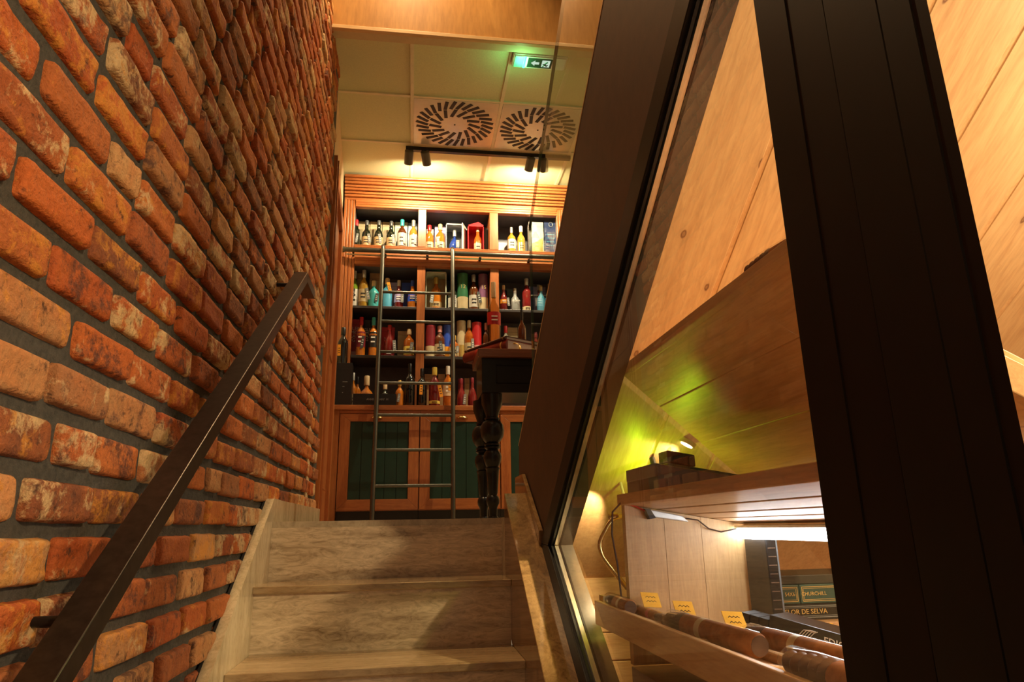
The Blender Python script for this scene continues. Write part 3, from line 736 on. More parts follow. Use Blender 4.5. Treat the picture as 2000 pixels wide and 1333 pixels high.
bottle(933, 445, 15, YC+.13, SH0+.007, 'bulge', 'amber', 'cream', 'clear amber bottle with pale cap inside the red box', 'cream', None, lab_z=(.05, .4))
# --- top row, third bay
bottle(998.5, 445, 16, R1, SH0, 'tall', 'gold', 'silver', 'slim bottle with red and white striped label on the top shelf', 'white', None, lab_z=(.22, .55))
bottle(1017, 442.5, 15, R1, SH0, 'squat', 'gold', 'white', 'short bottle with white cap near the glass balustrade on the top shelf', 'gold', None)
gbox(973.5, 991, 474, BK, SH0, .08, 'grey', 'low pale grey box in the corner of the third top bay')
t, hw, h, d = gbox(1033, 1061, 434, R1-.02, SH0, .08, 'white', 'white and gold gift bag seen through the glass balustrade', 'gift bag')
MB().prism([(-hw*.9, h*.1), (hw*.9, h*.1), (hw*.9, h*.55), (0, h*.42), (-hw*.9, h*.35)], -d/2-.0015, -d/2-.0005, 'Y').build('gold_print', C('gold'), t, local=True)
t, hw, h, d = gbox(1063, 1088, 431, R1-.02, SH0, .08, 'navy', 'dark blue gift bag with a loop handle seen through the balustrade', 'gift bag')
MB().tube([(.016*math.cos(a), -d/2-.004, h*.88+.022*math.sin(a)) for a in [2*math.pi*k/14 for k in range(15)]], .003, 6).build('loop_handle', C('silver'), t, True, local=True)
for q in range(4): MB().box(-hw*.7, hw*.5, -d/2-.0012, -d/2-.0004, h*(.3+.1*q), h*(.315+.1*q)).build('print_line', C('sky'), t, local=True)
# --- second row
bottle(693.5, 530, 14.5, R2, SH1, 'std', 'lime', 'white', 'green bottle with white label and white cap at left end of the middle shelf', 'white', 'dgrey', lab_z=(.05, .5), tag_dx=.1)
bottle(711.5, 528.5, 18, R2, SH1, 'std', 'gold', 'silver', 'golden whisky bottle with cream label and silver cap on the middle shelf', 'cream', 'grey', lab_z=(.16, .48), tag_dx=.7)
bottle(731, 549.5, 20, R2, SH1, 'squat', 'teal', 'cream', 'opaque turquoise bottle left of the ladder on the middle shelf', None, 'dgrey', tag_dx=.7)
bottle(757, 544.5, 19, R2, SH1, 'squat', 'sky', 'cork', 'opaque blue bottle with cork and orange tag on the middle shelf', None, 'orange', tag_dx=.2, tag_z=.82)
bottle(779.5, 548.5, 18, R2, SH1, 'bell', 'ruby', 'white', 'ruby bottle with lilac label on the middle shelf', 'lilac', 'grey', lab_z=(.22, .5), tag_dx=.8)
bottle(806, 549, 19, R2, SH1, 'bell', 'orange', 'blue', 'amber bottle with bright blue label and blue cap on the middle shelf', 'blue', 'dgrey', lab_z=(.26, .52), tag_dx=.8)
gbox(697, 707, 534, BK, SH1, .06, 'tan', 'tan carton behind the green bottle on the middle shelf')
t, hw, h, d = gbox(722, 743, 533.5, BK, SH1, .08, 'tan', 'kraft carton with dark lettering behind the turquoise bottle'); text('lettering', 'CARDHU', .018, M_ink, t, (0, -d/2-.001, h*.82))
gbox(761, 776.5, 552, BK, SH1, .06, 'lilac', 'lilac carton behind the ruby bottle')
gbox(784.5, 802, 552.5, BK, SH1, .06, 'blue', 'bright blue carton behind the blue labelled bottle')
t, hw, h, d = openbox(832, 872, 531, YC+.07, .14, SH1, 'palegreen', 'tan', 'open dark and pale green presentation box at the ladder')
MB().lathe([(hw*.5, 0), (hw*.72, .012), (hw*.75, .03), (hw*.5, .05)], 16).build('dome', C('green'), t, True, local=True).location = (0, 0, h)
bottle(852, 543, 21, YC+.14, SH1+.007, 'squat', 'orange', 'gold', 'faceted orange amber bottle inside the pale green box', 'tan', 'grey', lab_z=(.1, .25), tag_dx=-.6)
bottle(884, 551, 17, R2, SH1, 'std', 'dark', 'silver', 'dark bottle with white label behind the right ladder rail', 'white', 'grey', lab_z=(.1, .42))
tube_box(903.5, 21, 536.5, R2, SH1, 'green', 'cream', 'green gift tube numbered 12', '12')
bottle(925, 537.5, 18, R2, SH1, 'std', 'damber', 'silver', 'dark amber bottle with white label between the green and purple tubes', 'white', 'dgrey', lab_z=(.1, .42), tag_dx=.8)
tube_box(943.5, 19, 538, R2, SH1, 'purple', 'cream', 'purple gift tube numbered 15', '15')
bottle(983.5, 558, 15, R2, SH1, 'round', 'ruby', 'cork', 'round dark bottle with cork and orange emblem right of the tall clear bottle', 'orange', 'grey', lab_z=(.3, .45), tag_dx=.9)
t_ = bottle(1005.5, 564, 19, R2, SH1, 'bell', 'grey', 'silver', 'opaque grey bell shaped bottle lettered STORM', None)
text('lettering', 'STORM', .020, M_wprint, t_, (0, -.048, .09))
bottle(1028, 545, 18, R2, SH1, 'std', 'ruby', 'silver', 'dark red bottle with cream band and silver cap at the balustrade edge', 'cream', None, lab_z=(.04, .16))
bottle(1056, 559, 17, R2, SH1, 'bell', 'sky', 'gold', 'blue bottle with gold cap seen through the balustrade', None)
gbox(1034, 1050, 560, BK, SH1, .07, 'lilac', 'lilac carton seen through the balustrade on the middle shelf')
gbox(990, 1002, 565, BK, SH1, .06, 'dgrey', 'dark grey carton behind the grey bell bottle')
# --- third row
t, hw, h, d = gbox(683.5, 703, 624, BK-.03, SH2, .09, 'red', 'bright red carton with large white letters on the lower shelf')
text('lettering', 'GLEN\nMO\nRAN\nGI', .040, M_wprint, t, (0, -d/2-.001, h*.62))
MB().box(-hw-.0005, hw+.0005, -d/2-.001, d/2, h*.08, h*.20).build('pale_band', C('pink'), t, local=True)
t, hw, h, d = gbox(712, 723, 625, BK-.03, SH2, .09, 'black', 'black carton with white letters between two red labelled bottles'); text('lettering', 'GLE\nM\nA\nG', .034, M_wprint, t, (0, -d/2-.001, h*.62))
bottle(706.5, 620.5, 18, R3, SH2, 'std', 'orange', 'red', 'red capped bottle with red label and cream band on the lower shelf', 'maroon', 'dgrey', lab_z=(.24, .62), tag_dx=.6)
bottle(730.5, 621, 16.5, R3, SH2, 'std', 'orange', 'teal', 'teal capped bottle with black label and orange tag left of the ladder', 'black', None, lab_z=(.24, .62))
t, hw, h, d = gbox(744, 771, 639.5, BK, SH2, .09, 'red', 'red carton with white stag antlers emblem')
for sg in (-1, 1):
    MB().tube([(0, -d/2-.0015, h*.45), (sg*.012, -d/2-.0015, h*.56), (sg*.024, -d/2-.0015, h*.70)], .0022, 5).build('antler', M_wprint, t, local=True)
    MB().tube([(sg*.012, -d/2-.0015, h*.56), (sg*.026, -d/2-.0015, h*.60)], .0018, 5).build('antler', M_wprint, t, local=True)
bottle(761.5, 636, 20, R3, SH2, 'round', 'ruby', 'red', 'round dark red bottle with stag emblem and red neck', 'maroon', 'grey', lab_z=(.05, .2), tag_dx=.9)
gbox(777, 797, 647, BK, SH2, .08, 'cream', 'cream carton beside the square yellow label bottle')
bottle(799.5, 643.5, 20, R3, SH2, 'squat', 'amber', 'cork', 'amber bottle with yellow label and grey tag on the lower shelf', 'yellow', 'grey', lab_z=(.1, .38), tag_dx=.6)
tube_box(841, 19, 637.5, R3, SH2, 'maroon', 'cream', 'maroon gift tube with cream band')
bottle(859, 637.5, 20, R3, SH2, 'std', 'damber', 'pink', 'dark bottle with cream label between maroon and blue tubes', 'cream', 'dgrey', lab_z=(.1, .42), tag_dx=.1)
tube_box(873.5, 18, 637.5, R3+.03, SH2, 'blue', 'orange', 'royal blue gift tube with orange band')
bottle(887, 656, 18, R3-.02, SH2, 'squat', 'amber', 'gold', 'amber bottle with cream label just right of the ladder rail', 'cream', 'grey', lab_z=(.08, .45), tag_dx=.7)
tube_box(901, 18, 628.5, R3+.02, SH2, 'cream', 'gold', 'cream gift tube with arched top print')
bottle(916, 626.5, 17, R3, SH2, 'std', 'amber', 'cream', 'amber bottle with cream neck between cream and red tubes', 'cream', 'grey', lab_z=(.1, .4), tag_dx=.7)
tube_box(931, 19, 631.5, R3, SH2, 'red', 'pink', 'bright red gift tube with pale band')
bottle(948.5, 631.5, 12, R3, SH2, 'std', 'damber', 'pink', 'narrow bottle with pink cap beside the red tube', 'white', None)
bottle(987.5, 637.5, 15, R3, SH2, 'std', 'clear', 'red', 'clear bottle with bright red cap behind the books', 'cream', None)
gbox(991, 1011, 640, BK, SH2, .08, 'cream', 'cream and tan carton behind the books')
bottle(1046, 650, 15, R3, SH2, 'std', 'ruby', 'maroon', 'ruby bottle seen through the balustrade on the lower shelf', 'pink', None)
# --- worktop row
t, hw, h, d = gbox(656, 688, 709, 4.90, CT, .11, 'black', 'tall matt black carton at left end of the worktop')
for q, wq in ((.55, .6), (.44, .25), (.30, .12)): MB().box(-hw*.1, -hw*.1+hw*wq, -d/2-.001, -d/2-.0004, h*q, h*(q+.012)).build('print_line', C('grey'), t, local=True)
zt = CT+h
bottle(671.5, 640.5, 19, 4.955, zt, 'std', 'black', 'black', 'dark bottle with orange tag standing on the tall black carton', None, 'orange', tag_dx=-.6, tag_z=.5)
bottle(690.5, 729, 14, R4+.12, CT, 'squat', 'orange', 'silver', 'small orange bottle right of the tall black carton', 'cream', None)
bottle(699, 737, 14, R4+.18, CT, 'squat', 'orange', 'black', 'small orange bottle with black cap at the back of the worktop', None, None)
bottle(717, 735, 31, R4+.10, CT, 'decanter', 'orange', 'cork', 'wide orange decanter behind the long black box on the worktop', None, None)
t, hw, h, d = gbox(689, 774, 769.5, 4.92, CT, .09, 'black', 'long low black box with pale lettering on the worktop')
text('lettering', 'ANNIVERSARY  M', .022, C('grey'), t, (.02, -d/2-.001, h*.55), sx=.9)
bottle(752.5, 751, 17, R4+.1, CT, 'squat', 'dark', 'cork', 'short dark bottle behind the right half of the long black box', None, None)
bottle(781, 744, 16, R4, CT, 'squat', 'orange', 'gold', 'small orange bottle with grey tag at the right end of the long black box', None, 'grey', tag_dx=0)
bottle(801, 711, 20, R4, CT, 'tall', 'black', 'black', 'tall black wine bottle with string on the worktop', None, None)
bottle(824.5, 720.5, 19, R4, CT, 'tall', 'black', 'black', 'tall black bottle with hanging orange tag on the worktop', None, 'orange', tag_dx=-.1, tag_z=.62)
bottle(849, 718, 21, R4, CT, 'std', 'ruby', 'yellow', 'dark ruby bottle with yellow wax cap on the worktop', 'yellow', 'orange', lab_z=(.10, .17), tag_dx=.8, tag_z=.55)
bottle(875, 716, 18, R4, CT, 'std', 'amber', 'white', 'amber bottle with white cap and pale label beside the ladder rail', 'skin', 'orange', lab_z=(.28, .6), tag_dx=.4, tag_z=.7)
bottle(901, 740, 17, R4+.14, CT, 'round', 'ruby', 'maroon', 'round ruby bottle with maroon cap near the table', 'white', 'grey', lab_z=(.03, .12), tag_dx=.8)
bottle(922.5, 738.5, 17, R4+.14, CT, 'round', 'ruby', 'maroon', 'round ruby bottle half hidden by the table edge', 'white', None, lab_z=(.03, .12))
gbox(829, 845, 731, YC+.2, CT, .08, 'tan', 'brown carton behind the black bottle with the orange tag')
gbox(856, 869, 731, YC+.2, CT, .08, 'tan', 'brown carton between the wax capped and white capped bottles')
gbox(895, 906, 740, YC+.2, CT, .06, 'maroon', 'maroon carton behind the round ruby bottles')
gbox(907, 917, 739, YC+.2, CT, .06, 'tan', 'small tan carton between the round ruby bottles')

# ================================================================== CEILING FIXTURES
def vent(cx, cy, sx, sy, label):
    t = thing('swirl_vent', label, 'air vent', (cx, cy, CZ), group='swirl vents in the tiled ceiling')
    MB().box(-sx/2, sx/2, -sy/2, sy/2, -.003, .018).build('plate', M_vent, t, local=True)
    slot_o = None; slot_i = None; frame_ = MB()
    for ring, n, r0, r1, wd in ((0, 30, .185, .275, .024), (1, 15, .095, .183, .024)):
        me = MB().box(-(r1-r0)/2, (r1-r0)/2, -wd/2, wd/2, -.0055, -.0025).mesh('slot'); me.materials.append(M_slot)
        blade = MB().prism([(-wd/2, -.0055), (-wd/2+.004, -.0055), (wd/2, -.009), (wd/2-.004, -.009)], -(r1-r0)/2+.003, (r1-r0)/2-.003, 'X').mesh('blade'); blade.materials.append(M_gun)
        for k in range(n):
            a = 2*math.pi*k/n; o = bpy.data.objects.new('slot', me); COL.objects.link(o); o.parent = t
            rm = (r0+r1)/2; o.location = (rm*math.cos(a), rm*math.sin(a), 0)
            o.rotation_euler = (0, 0, a+.42); 
    MB().lathe([(.006, -.006), (.006, -.002)], 10).build('screw', M_ink, t, True, local=True)
    return t
vent(.2455, 4.23, .575, .56, 'swirl air vent plate nearer the brick wall'); vent(.845, 4.23, .575, .56, 'swirl air vent plate partly behind the glass balustrade')
tk = tag(B(-.10, 1.16, 4.545, 4.58, CZ-.032, CZ-.002).build('light_track', M_black, bevel=.002), 'black lighting track on the tiled ceiling', 'light track')
M_head_ = paint('spot_grey', (.10, .085, .06), .4)
def spot(px, py, px2, py2, label, energy, aim):
    a = at(px, py, Y=4.562); x = a.x; zt = CZ-.032
    t = thing('track_spotlight', label, 'spotlight', (x, 4.562, zt), group='cylinder spotlights on the track')
    MB().tube([(0, 0, 0), (0, 0, -.03)], .008, 8).build('stem', M_black, t, True, local=True)
    MB().tube([(0, 0, 0), (0, 0, -.012)], .02, 12).build('mount', M_black, t, True, local=True)
    d = Vector(aim).normalized(); p0 = Vector((0, 0, -.03))-d*.03; p1 = p0+d*.105
    m = MB().tube([p0, p0+d*.004, p1], .033, 18, rr=[.029, .033, .033]).build('head', M_head_, t, True, local=True)
    MB().tube([p1-d*.002, p1+d*.001], .027, 16).build('lens', emit('lens_'+label[:12], (1, .85, .6), 12), t, True, local=True)
    lp = p1+d*.012+Vector((x, 4.562, zt))
    lamp('spot_beam', 'SPOT', lp, energy, (1, .80, .50), .02, lp+d, 165, .5, parent=t)
    return t
spot(799, 300, 0, 0, 'black cylinder spotlight at the left end of the track', 27, (-.05, .8, -.62))
spot(831, 300, 0, 0, 'black cylinder spotlight second from the left on the track', 34, (.18, .8, -.6))
spot(1036, 308, 0, 0, 'black cylinder spotlight left of the balustrade edge', 44, (-.10, .8, -.58))
spot(1062, 310, 0, 0, 'black cylinder spotlight seen through the glass balustrade', 34, (.15, .8, -.6))
# exit sign
ex = thing('exit_sign', 'emergency exit light with arrow and running figure on the ceiling', 'exit sign', (.715, 3.45, CZ))
MB().box(-.165, .165, -.062, .062, -.045, 0).build('housing', M_white, ex, bevel=.012, local=True)
MB().box(-.170, .170, -.067, .067, -.004, 0).build('base_plate', colr('sign_rim', (.22, .22, .18)), ex, local=True)
MB().box(-.155, .155, -.052, .052, -.049, -.0455).build('diffuser', M_white, ex, bevel=.003, local=True)
MB().box(-.075, .075, -.042, .042, -.0505, -.049).build('sign_plate', colr('exit_green', (.01, .055, .035)), ex, local=True)
M_ex = emit('exit_white', (.62, .80, .62), .9)
MB().prism([(-.055, 0), (-.030, .024), (-.030, .010), (-.004, .010), (-.004, -.010), (-.030, -.010), (-.030, -.024)], -.0516, -.0507, 'Z').build('arrow', M_ex, ex, local=True)
MB().box(.012, .062, -.030, .030, -.0514, -.0507).build('door_panel', M_ex, ex, local=True)
M_man = colr('exit_man', (.01, .06, .035))
for pts, r_ in (([(.046, -.018), (.034, -.002), (.030, .012)], .005), ([(.030, .010), (.042, .016), (.052, .010)], .003), ([(.030, .012), (.020, .024)], .004), ([(.032, .006), (.018, .002)], .003), ([(.033, .0), (.044, .024)], .0035)):
    MB().tube([(x, y, -.0516) for x, y in pts], r_, 6).build('running_figure', M_man, ex, local=True)
MB().box(-.098, -.088, -.05, .05, -.052, -.049).build('led_bar', emit('exit_led', (.05, 1, .45), 6), ex, local=True)
MB().box(-.155, -.100, -.048, .048, -.0505, -.049).build('green_lens', colr('green_lens', (.15, .62, .40)), ex, local=True)
lamp('exit_glow', 'POINT', (.60, 3.44, CZ-.10), 1.3, (.25, 1, .35), .03, parent=ex)

# ================================================================== TABLE WITH BOOKS
tb = thing('console_table', 'black console table with walnut top and turned legs', 'table', (.8, 3.2, FZ))
B(.291, 1.45, 3.05, 3.365, .772, .812).build('table_top', M_walnut, tb, bevel=.003)
ap = MB().box(.310, 1.43, 3.075, 3.345, .606, .772).build('apron', M_black, tb, bevel=.002)
for (a, b, z0, z1) in ((.378, 1.36, .735, .739), (.378, 1.36, .650, .654)): B(a, b, 3.0715, 3.0755, z0, z1).build('panel_bead', M_frame, ap)
for x_ in (.378, 1.356): B(x_, x_+.004, 3.0715, 3.0755, .650, .739).build('panel_bead', M_frame, ap)
lp_ = [(.040, 0), (.038, .02), (.030, .03), (.032, .09), (.034, .10), (.046, .125), (.049, .15), (.044, .175), (.030, .190), (.034, .20), (.036, .21), (.046, .36), (.049, .385), (.054, .395), (.054, .402), (.044, .408), (.055, .43), (.066, .465), (.068, .49), (.062, .52), (.044, .545), (.05, .552), (.06, .558), (.06, .568), (.05, .574), (.06, .58), (.06, .592), (.046, .60), (.062, .615), (.084, .655), (.090, .70), (.084, .745), (.066, .775), (.048, .785), (.056, .792), (.056, .805), (.046, .81), (.05, .83), (.062, .87), (.076, .91), (.08, .93), (.08, 1.0)]
lh = .606-FZ
lme = MB().lathe([(r*.62, z*lh) for r, z in lp_], 28).mesh('leg', True); lme.materials.append(M_black)
for x_, y_ in ((.362, 3.128), (.338, 3.305), (1.38, 3.128), (1.38, 3.305)):
    o = bpy.data.objects.new('leg', lme); COL.objects.link(o); o.parent = tb; o.location = Vector((x_, y_, FZ))-tb.location
TT = .8125
M_leather = paint('red_leather', (.17, .012, .010), .35, 0, .25, coat=.2)
M_pages = paint('book_pages_daylit', (.82, .86, .92), .7, 0, .08, nscale=200)  # page colour lightened and blued to hold the daylight they reflect
def book(loc, rotz, L, W, H, cover, label, ribbon=False, bands=(), tilt=0):
    t = thing('book', label, 'book', loc, (tilt, 0, rotz))
    # local: spine along y at x=0 facing -x, block towards +x; near end at y=0
    MB().box(.006, W-.004, .004, L-.004, .003, H-.003).build('page_block', M_pages, t, local=True)
    MB().box(0, W, 0, L, 0, .003).build('cover_board', cover, t, local=True)
    MB().box(0, W, 0, L, H-.003, H).build('cover_board', cover, t, local=True)
    n = 8; prof = [(-.010*math.sin(math.pi*k/n), H*k/n) for k in range(n+1)]
    MB().prism([(.004, 0)]+prof+[(.004, H)], 0, L, 'Y').build('spine', cover, t, True, local=True)
    for a, b, mt in bands:
        pf = [(-.0112*math.sin(math.pi*k/n)-.0004, H*k/n) for k in range(n+1)]
        MB().prism([(.004, 0)]+pf+[(.004, H)], L*a, L*b, 'Y').build('spine_band', mt, t, True, local=True)
    if ribbon:
        pts = [(W*.16, .02, H*.6), (W*.2, -.004, H*.75), (W*.27, -.012, H*.55), (W*.31, -.012, -.01), (W*.35, -.012, -.055)]
        mb = MB()
        for p, q in zip(pts, pts[1:]): mb.add([(p[0]-.007, p[1], p[2]), (p[0]+.007, p[1], p[2]), (q[0]+.007, q[1], q[2]), (q[0]-.007, q[1], q[2])], [(0, 1, 2, 3)])
        o = mb.build('ribbon', colr('ribbon_gold', (.75, .42, .04)), t, 'all', local=True)
        sm = o.modifiers.new('thick', 'SOLIDIFY'); sm.thickness = .0012
    return t
bk1 = at(991, 684, Y=3.064)
bq = book((bk1.x, 3.066, TT), .57, .34, .25, .050, M_leather, 'thick red leather book with gold ribbon overhanging the table end', True, ((.10, .125, M_gold), (.56, .70, colr('red_label', (.38, .02, .015)))))
book((bk1.x-.004, 3.070, TT+.0505), .53, .335, .25, .018, paint('dark_cover', (.055, .012, .010), .4, 0, .2), 'thin dark red book lying on top of the thick one', False, ((.05, .06, M_gold), (.93, .94, M_gold)))
# bottles standing on the table, behind the books
pb = at(962, 552, Y=3.315)
bottle(963.5, 552, 25, 3.315, TT, 'tall', 'straw', 'cork', 'tall clear bottle of pale spirit with red label standing on the table', 'red', None, lab_z=(.44, .60), grp='bottles on the console table')
bottle(1018.5, 606, 15, 3.31, TT+.0, 'tall', 'damber', 'black', 'slim dark brown bottle on the table behind the books', None, None, grp='bottles on the console table')

# ================================================================== CIGAR ROOM
# upper tilted display tray, high edge towards the glass
def uz(x): return .58-.5*x
ut = thing('display_tray', 'upper tilted pine display tray seen from below', 'tray', (.7, 1.1, .26))
UYF = 1.50
def tilt_board(name, x0, x1, y0, y1, t0, t1, mat, parent, bev=.002, f=uz):
    # slab between offsets t0,t1 above the tilted plane
    return MB().prism([(x0, f(x0)+t0), (x1, f(x1)+t0), (x1, f(x1)+t1), (x0, f(x0)+t1)], y0, y1, 'Y').build(name, mat, parent, bevel=bev)
def sofy(z): return (SOF-.84*z)/.543
def tri_board(name, x0, x1, t0, t1):      # board running back until it meets the sloping ceiling
    ya, yb_ = sofy(uz(x0)+t1)-.012, sofy(uz(x1)+t1)-.012
    vs = [(x0, .755, uz(x0)+t0), (x1, .755, uz(x1)+t0), (x1, yb_, uz(x1)+t0), (x0, ya, uz(x0)+t0)]
    vs += [(a, b, c_+t1-t0) for a, b, c_ in vs]
    return MB().add(vs, [(0, 3, 2, 1), (4, 5, 6, 7), (0, 1, 5, 4), (1, 2, 6, 5), (2, 3, 7, 6), (3, 0, 4, 7)]).build(name, M_pineX, ut, bevel=.002)
edges = [.482, .60, .75, .90, 1.05]
for a, b in zip(edges, edges[1:]): tri_board('bottom_board', a+.001, b-.001, 0, .014)
ya = sofy(uz(.482)+.045)-.012
MB().prism([(.478, uz(.478)-.002), (.490, uz(.490)-.002), (.490, uz(.478)+.017), (.478, uz(.478)+.017)], .745, ya, 'Y').build('edge_board', M_maple, ut, bevel=.002)
MB().prism([(.478, uz(.478)-.058), (1.05, uz(1.05)-.058), (1.05, uz(1.05)-.010), (.478, uz(.478)-.010)], .735, .755, 'Y').build('end_board', M_maple, ut, bevel=.002)

# rack: slatted top shelf, end panel, lower tray
def rz(x): return .047-.167*(x-.49)
rk = thing('cigar_rack', 'light oak cigar rack with slatted top and LED light', 'rack', (.64, 1.2, -.25))
RY0, RY1 = .74, 1.60
tilt_board('top_edge', .482, .502, RY0, RY1, -.002, .022, M_oakY, rk, f=rz)
for a, b in ((.502, .565), (.573, .638), (.646, .700), (.708, .745), (.752, .79)):
    tilt_board('slat', a, b, RY0, RY1, .0, .014, M_oakY, rk, f=rz)
tilt_board('top_panel', .502, .79, RY0, RY1, .016, .021, M_oakY, rk, f=rz)
for i, (a, b) in enumerate(((.492, .585), (.586, .675), (.676, .79))):
    MB().prism([(a, -.30), (b, -.30), (b, rz(b)-.001), (a, rz(a)-.001)], RY1-.024, RY1, 'Y').build('end_board', M_oak, rk)
B(.782, .79, RY0, RY1-.025, -.018, rz(.79)-.002).build('back_lip', M_oakY, rk)
# lower tray with compartments
def lz(x): return -.198-.167*(x-.45)
TY0, TY1 = .60, 1.72
tilt_board('tray_bottom', .452, .83, TY0, TY1, 0, .008, M_maple, rk, f=lz)
MB().prism([(.446, lz(.446)-.034), (.458, lz(.446)-.034), (.458, lz(.446)+.021), (.446, lz(.446)+.021)], TY0, TY1, 'Y').build('tray_front', M_maple, rk, bevel=.002)
for x_ in (.545, .64, .735): tilt_board('divider', x_, x_+.006, TY0, TY1, .008, .022, M_maple, rk, f=lz)
for y_ in (.70, .92, 1.14, 1.36): tilt_board('divider', .459, .82, y_, y_+.006, .008, .020, M_maple, rk, f=lz)
tilt_board('tray_end', .458, .83, TY1-.01, TY1, 0, .036, M_maple, rk, f=lz)
# base cabinet under the tray
lc = thing('drawer_cabinet', 'dark wooden cabinet below the cigar tray', 'cabinet', (.66, 1.15, -1.6))
B(.50, .83, .55, 1.62, -1.6, -.31).build('carcass', M_walnut, lc)
for z_ in (-.62, -.95): B(.496, .4995, .60, 1.58, z_, z_+.28).build('drawer_front', M_walnut, lc, bevel=.003)
# LED strip
led = thing('led_strip', 'bright white LED strip under the rack top', 'light strip', (.775, 1.2, -.01))
B(.758, .780, .80, 1.565, -.036, -.012).build('diffuser', M_led, led)
B(.756, .7815, .795, 1.57, -.0115, -.006).build('channel', M_alu, led)
# LED driver and wires
dv_ = thing('led_driver', 'small silver LED driver box with red wires under the rack top', 'driver box', (.58, 1.572, .015))
MB().prism([(.545, .034), (.625, .018), (.640, .004), (.558, .016)], 1.558, 1.574, 'Y').build('case', paint('driver_case', (.70, .72, .72), .3, .3), dv_, bevel=.002)
MB().prism([(.535, .036), (.548, .034), (.560, .014), (.545, .012)], 1.556, 1.574, 'Y').build('terminal', M_ink, dv_)
wr = thing('wires', 'red and black wires along the rack end panel', 'cable', (.5, 1.57, .03))
M_red = colr('wire_red', (.45, .02, .02)); M_wb = colr('wire_black', (.03, .015, .015))
MB().tube([(.488, 1.57, .048), (.51, 1.568, .044), (.54, 1.566, .030), (.552, 1.566, .027)], .0022, 6).build('red_wire', M_red, wr, True)
MB().tube([(.485, 1.572, .052), (.465, 1.585, .03), (.462, 1.59, -.02), (.470, 1.585, -.09), (.474, 1.58, -.17)], .0022, 6).build('black_wire', M_wb, wr, True)
MB().tube([(.636, 1.566, .012), (.665, 1.566, .008), (.69, 1.566, -.012), (.72, 1.566, -.020), (.745, 1.566, -.016), (.766, 1.562, -.012)], .0018, 6).build('black_wire', M_wb, wr, True)
# brass zigzag bracket
br = thing('brass_bracket', 'bent polished brass tube bracket at the rack end', 'bracket', (.45, 1.62, -.05))
def P3(px, py, Y): return at(px, py, Y=Y)
def smooth_path(pts, n=5):
    pts = [Vector(p) for p in pts]; out = [pts[0]]
    for i in range(1, len(pts)-1):
        a = pts[i]+(pts[i-1]-pts[i])*.35; b = pts[i]+(pts[i+1]-pts[i])*.35
        for k in range(n+1):
            t = k/n; out.append(a*(1-t)**2+pts[i]*2*t*(1-t)+b*t*t)
    out.append(pts[-1]); return out
MB().tube(smooth_path([P3(1222, 1008, 1.62), P3(1196, 1012, 1.62), P3(1164, 1072, 1.62), P3(1225, 1150, 1.62)]), .0055, 10).build('tube', M_brass, br, True)
MB().tube(smooth_path([P3(1225, 1012, 1.66), P3(1200, 1010, 1.66)]), .0048, 8).build('tube', M_brass, br, True)
MB().tube([P3(1190, 1012, 1.62), P3(1206, 1009, 1.62)], .0085, 10).build('collar', M_brass, br, True)

# boxes on top of the rack
def sbox(name, label, x0, x1, y0, y1, h, mat, f, seam=True, cat='box', base=.022):
    t = thing(name, label, cat, ((x0+x1)/2, (y0+y1)/2, f((x0+x1)/2)+base))
    MB().prism([(x0, f(x0)+base), (x1, f(x1)+base), (x1, f(x1)+base+h), (x0, f(x0)+base+h)], y0, y1, 'Y').build('body', mat, t, bevel=.003)
    return t
M_gbox = paint('grey_carton', (.13, .115, .115), .45, 0, .08)
t = sbox('cigar_box', 'grey carton lying on the slatted rack top', .500, .70, 1.362, 1.572, .055, M_gbox, rz)
MB().prism([(.4985, rz(.4985)+.05), (.515, rz(.515)+.05), (.515, rz(.515)+.079), (.4985, rz(.4985)+.079)], 1.372, 1.571, 'Y').build('lid_edge', paint('grey_lid', (.22, .21, .22), .4), t, bevel=.003)
text('lettering', 'FILL YOUR TIME', .012, M_ink, t, Vector((.585, 1.3605, .072))-t.location, (math.pi/2, -math.atan(-.167)*-1, 0))
M_bx = paint('olive_black_box', (.030, .028, .020), .4); M_teal = paint('dark_teal_box', (.035, .075, .070), .35)
t2 = sbox('cigar_box', 'dark teal cigar box behind the grey carton', .585, .78, 1.52, 1.59, .085, M_teal, rz)
t3 = sbox('cigar_box', 'small black box on top of the teal cigar box', .587, .655, 1.525, 1.585, .028, M_bx, rz, base=.1085)
for q in range(6): MB().box(.72+.006*q, .723+.006*q, 1.5185, 1.5198, rz(.73)+.05+.004*(q % 2), rz(.73)+.054+.004*(q % 2)).build('print_speck', M_wprint, t2)
# tall black upright box, cards and cartons in the rack
t4 = thing('cigar_box', 'slim black box standing upright by the oak end panel', 'box', (.787, 1.50, -.25))
B(.772, .796, 1.46, 1.56, lz(.78)+.008, -.022).build('body', M_black, t4, bevel=.002)
for q in range(9): B(.775, .793, 1.4588, 1.4602, -.20+.018*q, -.198+.018*q).build('print_line', colr('copper_print', (.12, .075, .05)), t4)
B(.7962, .8005, 1.462, 1.558, lz(.78)+.008, -.022).build('lid', paint('box_lid_grey', (.16, .18, .19), .3), t4, bevel=.001)
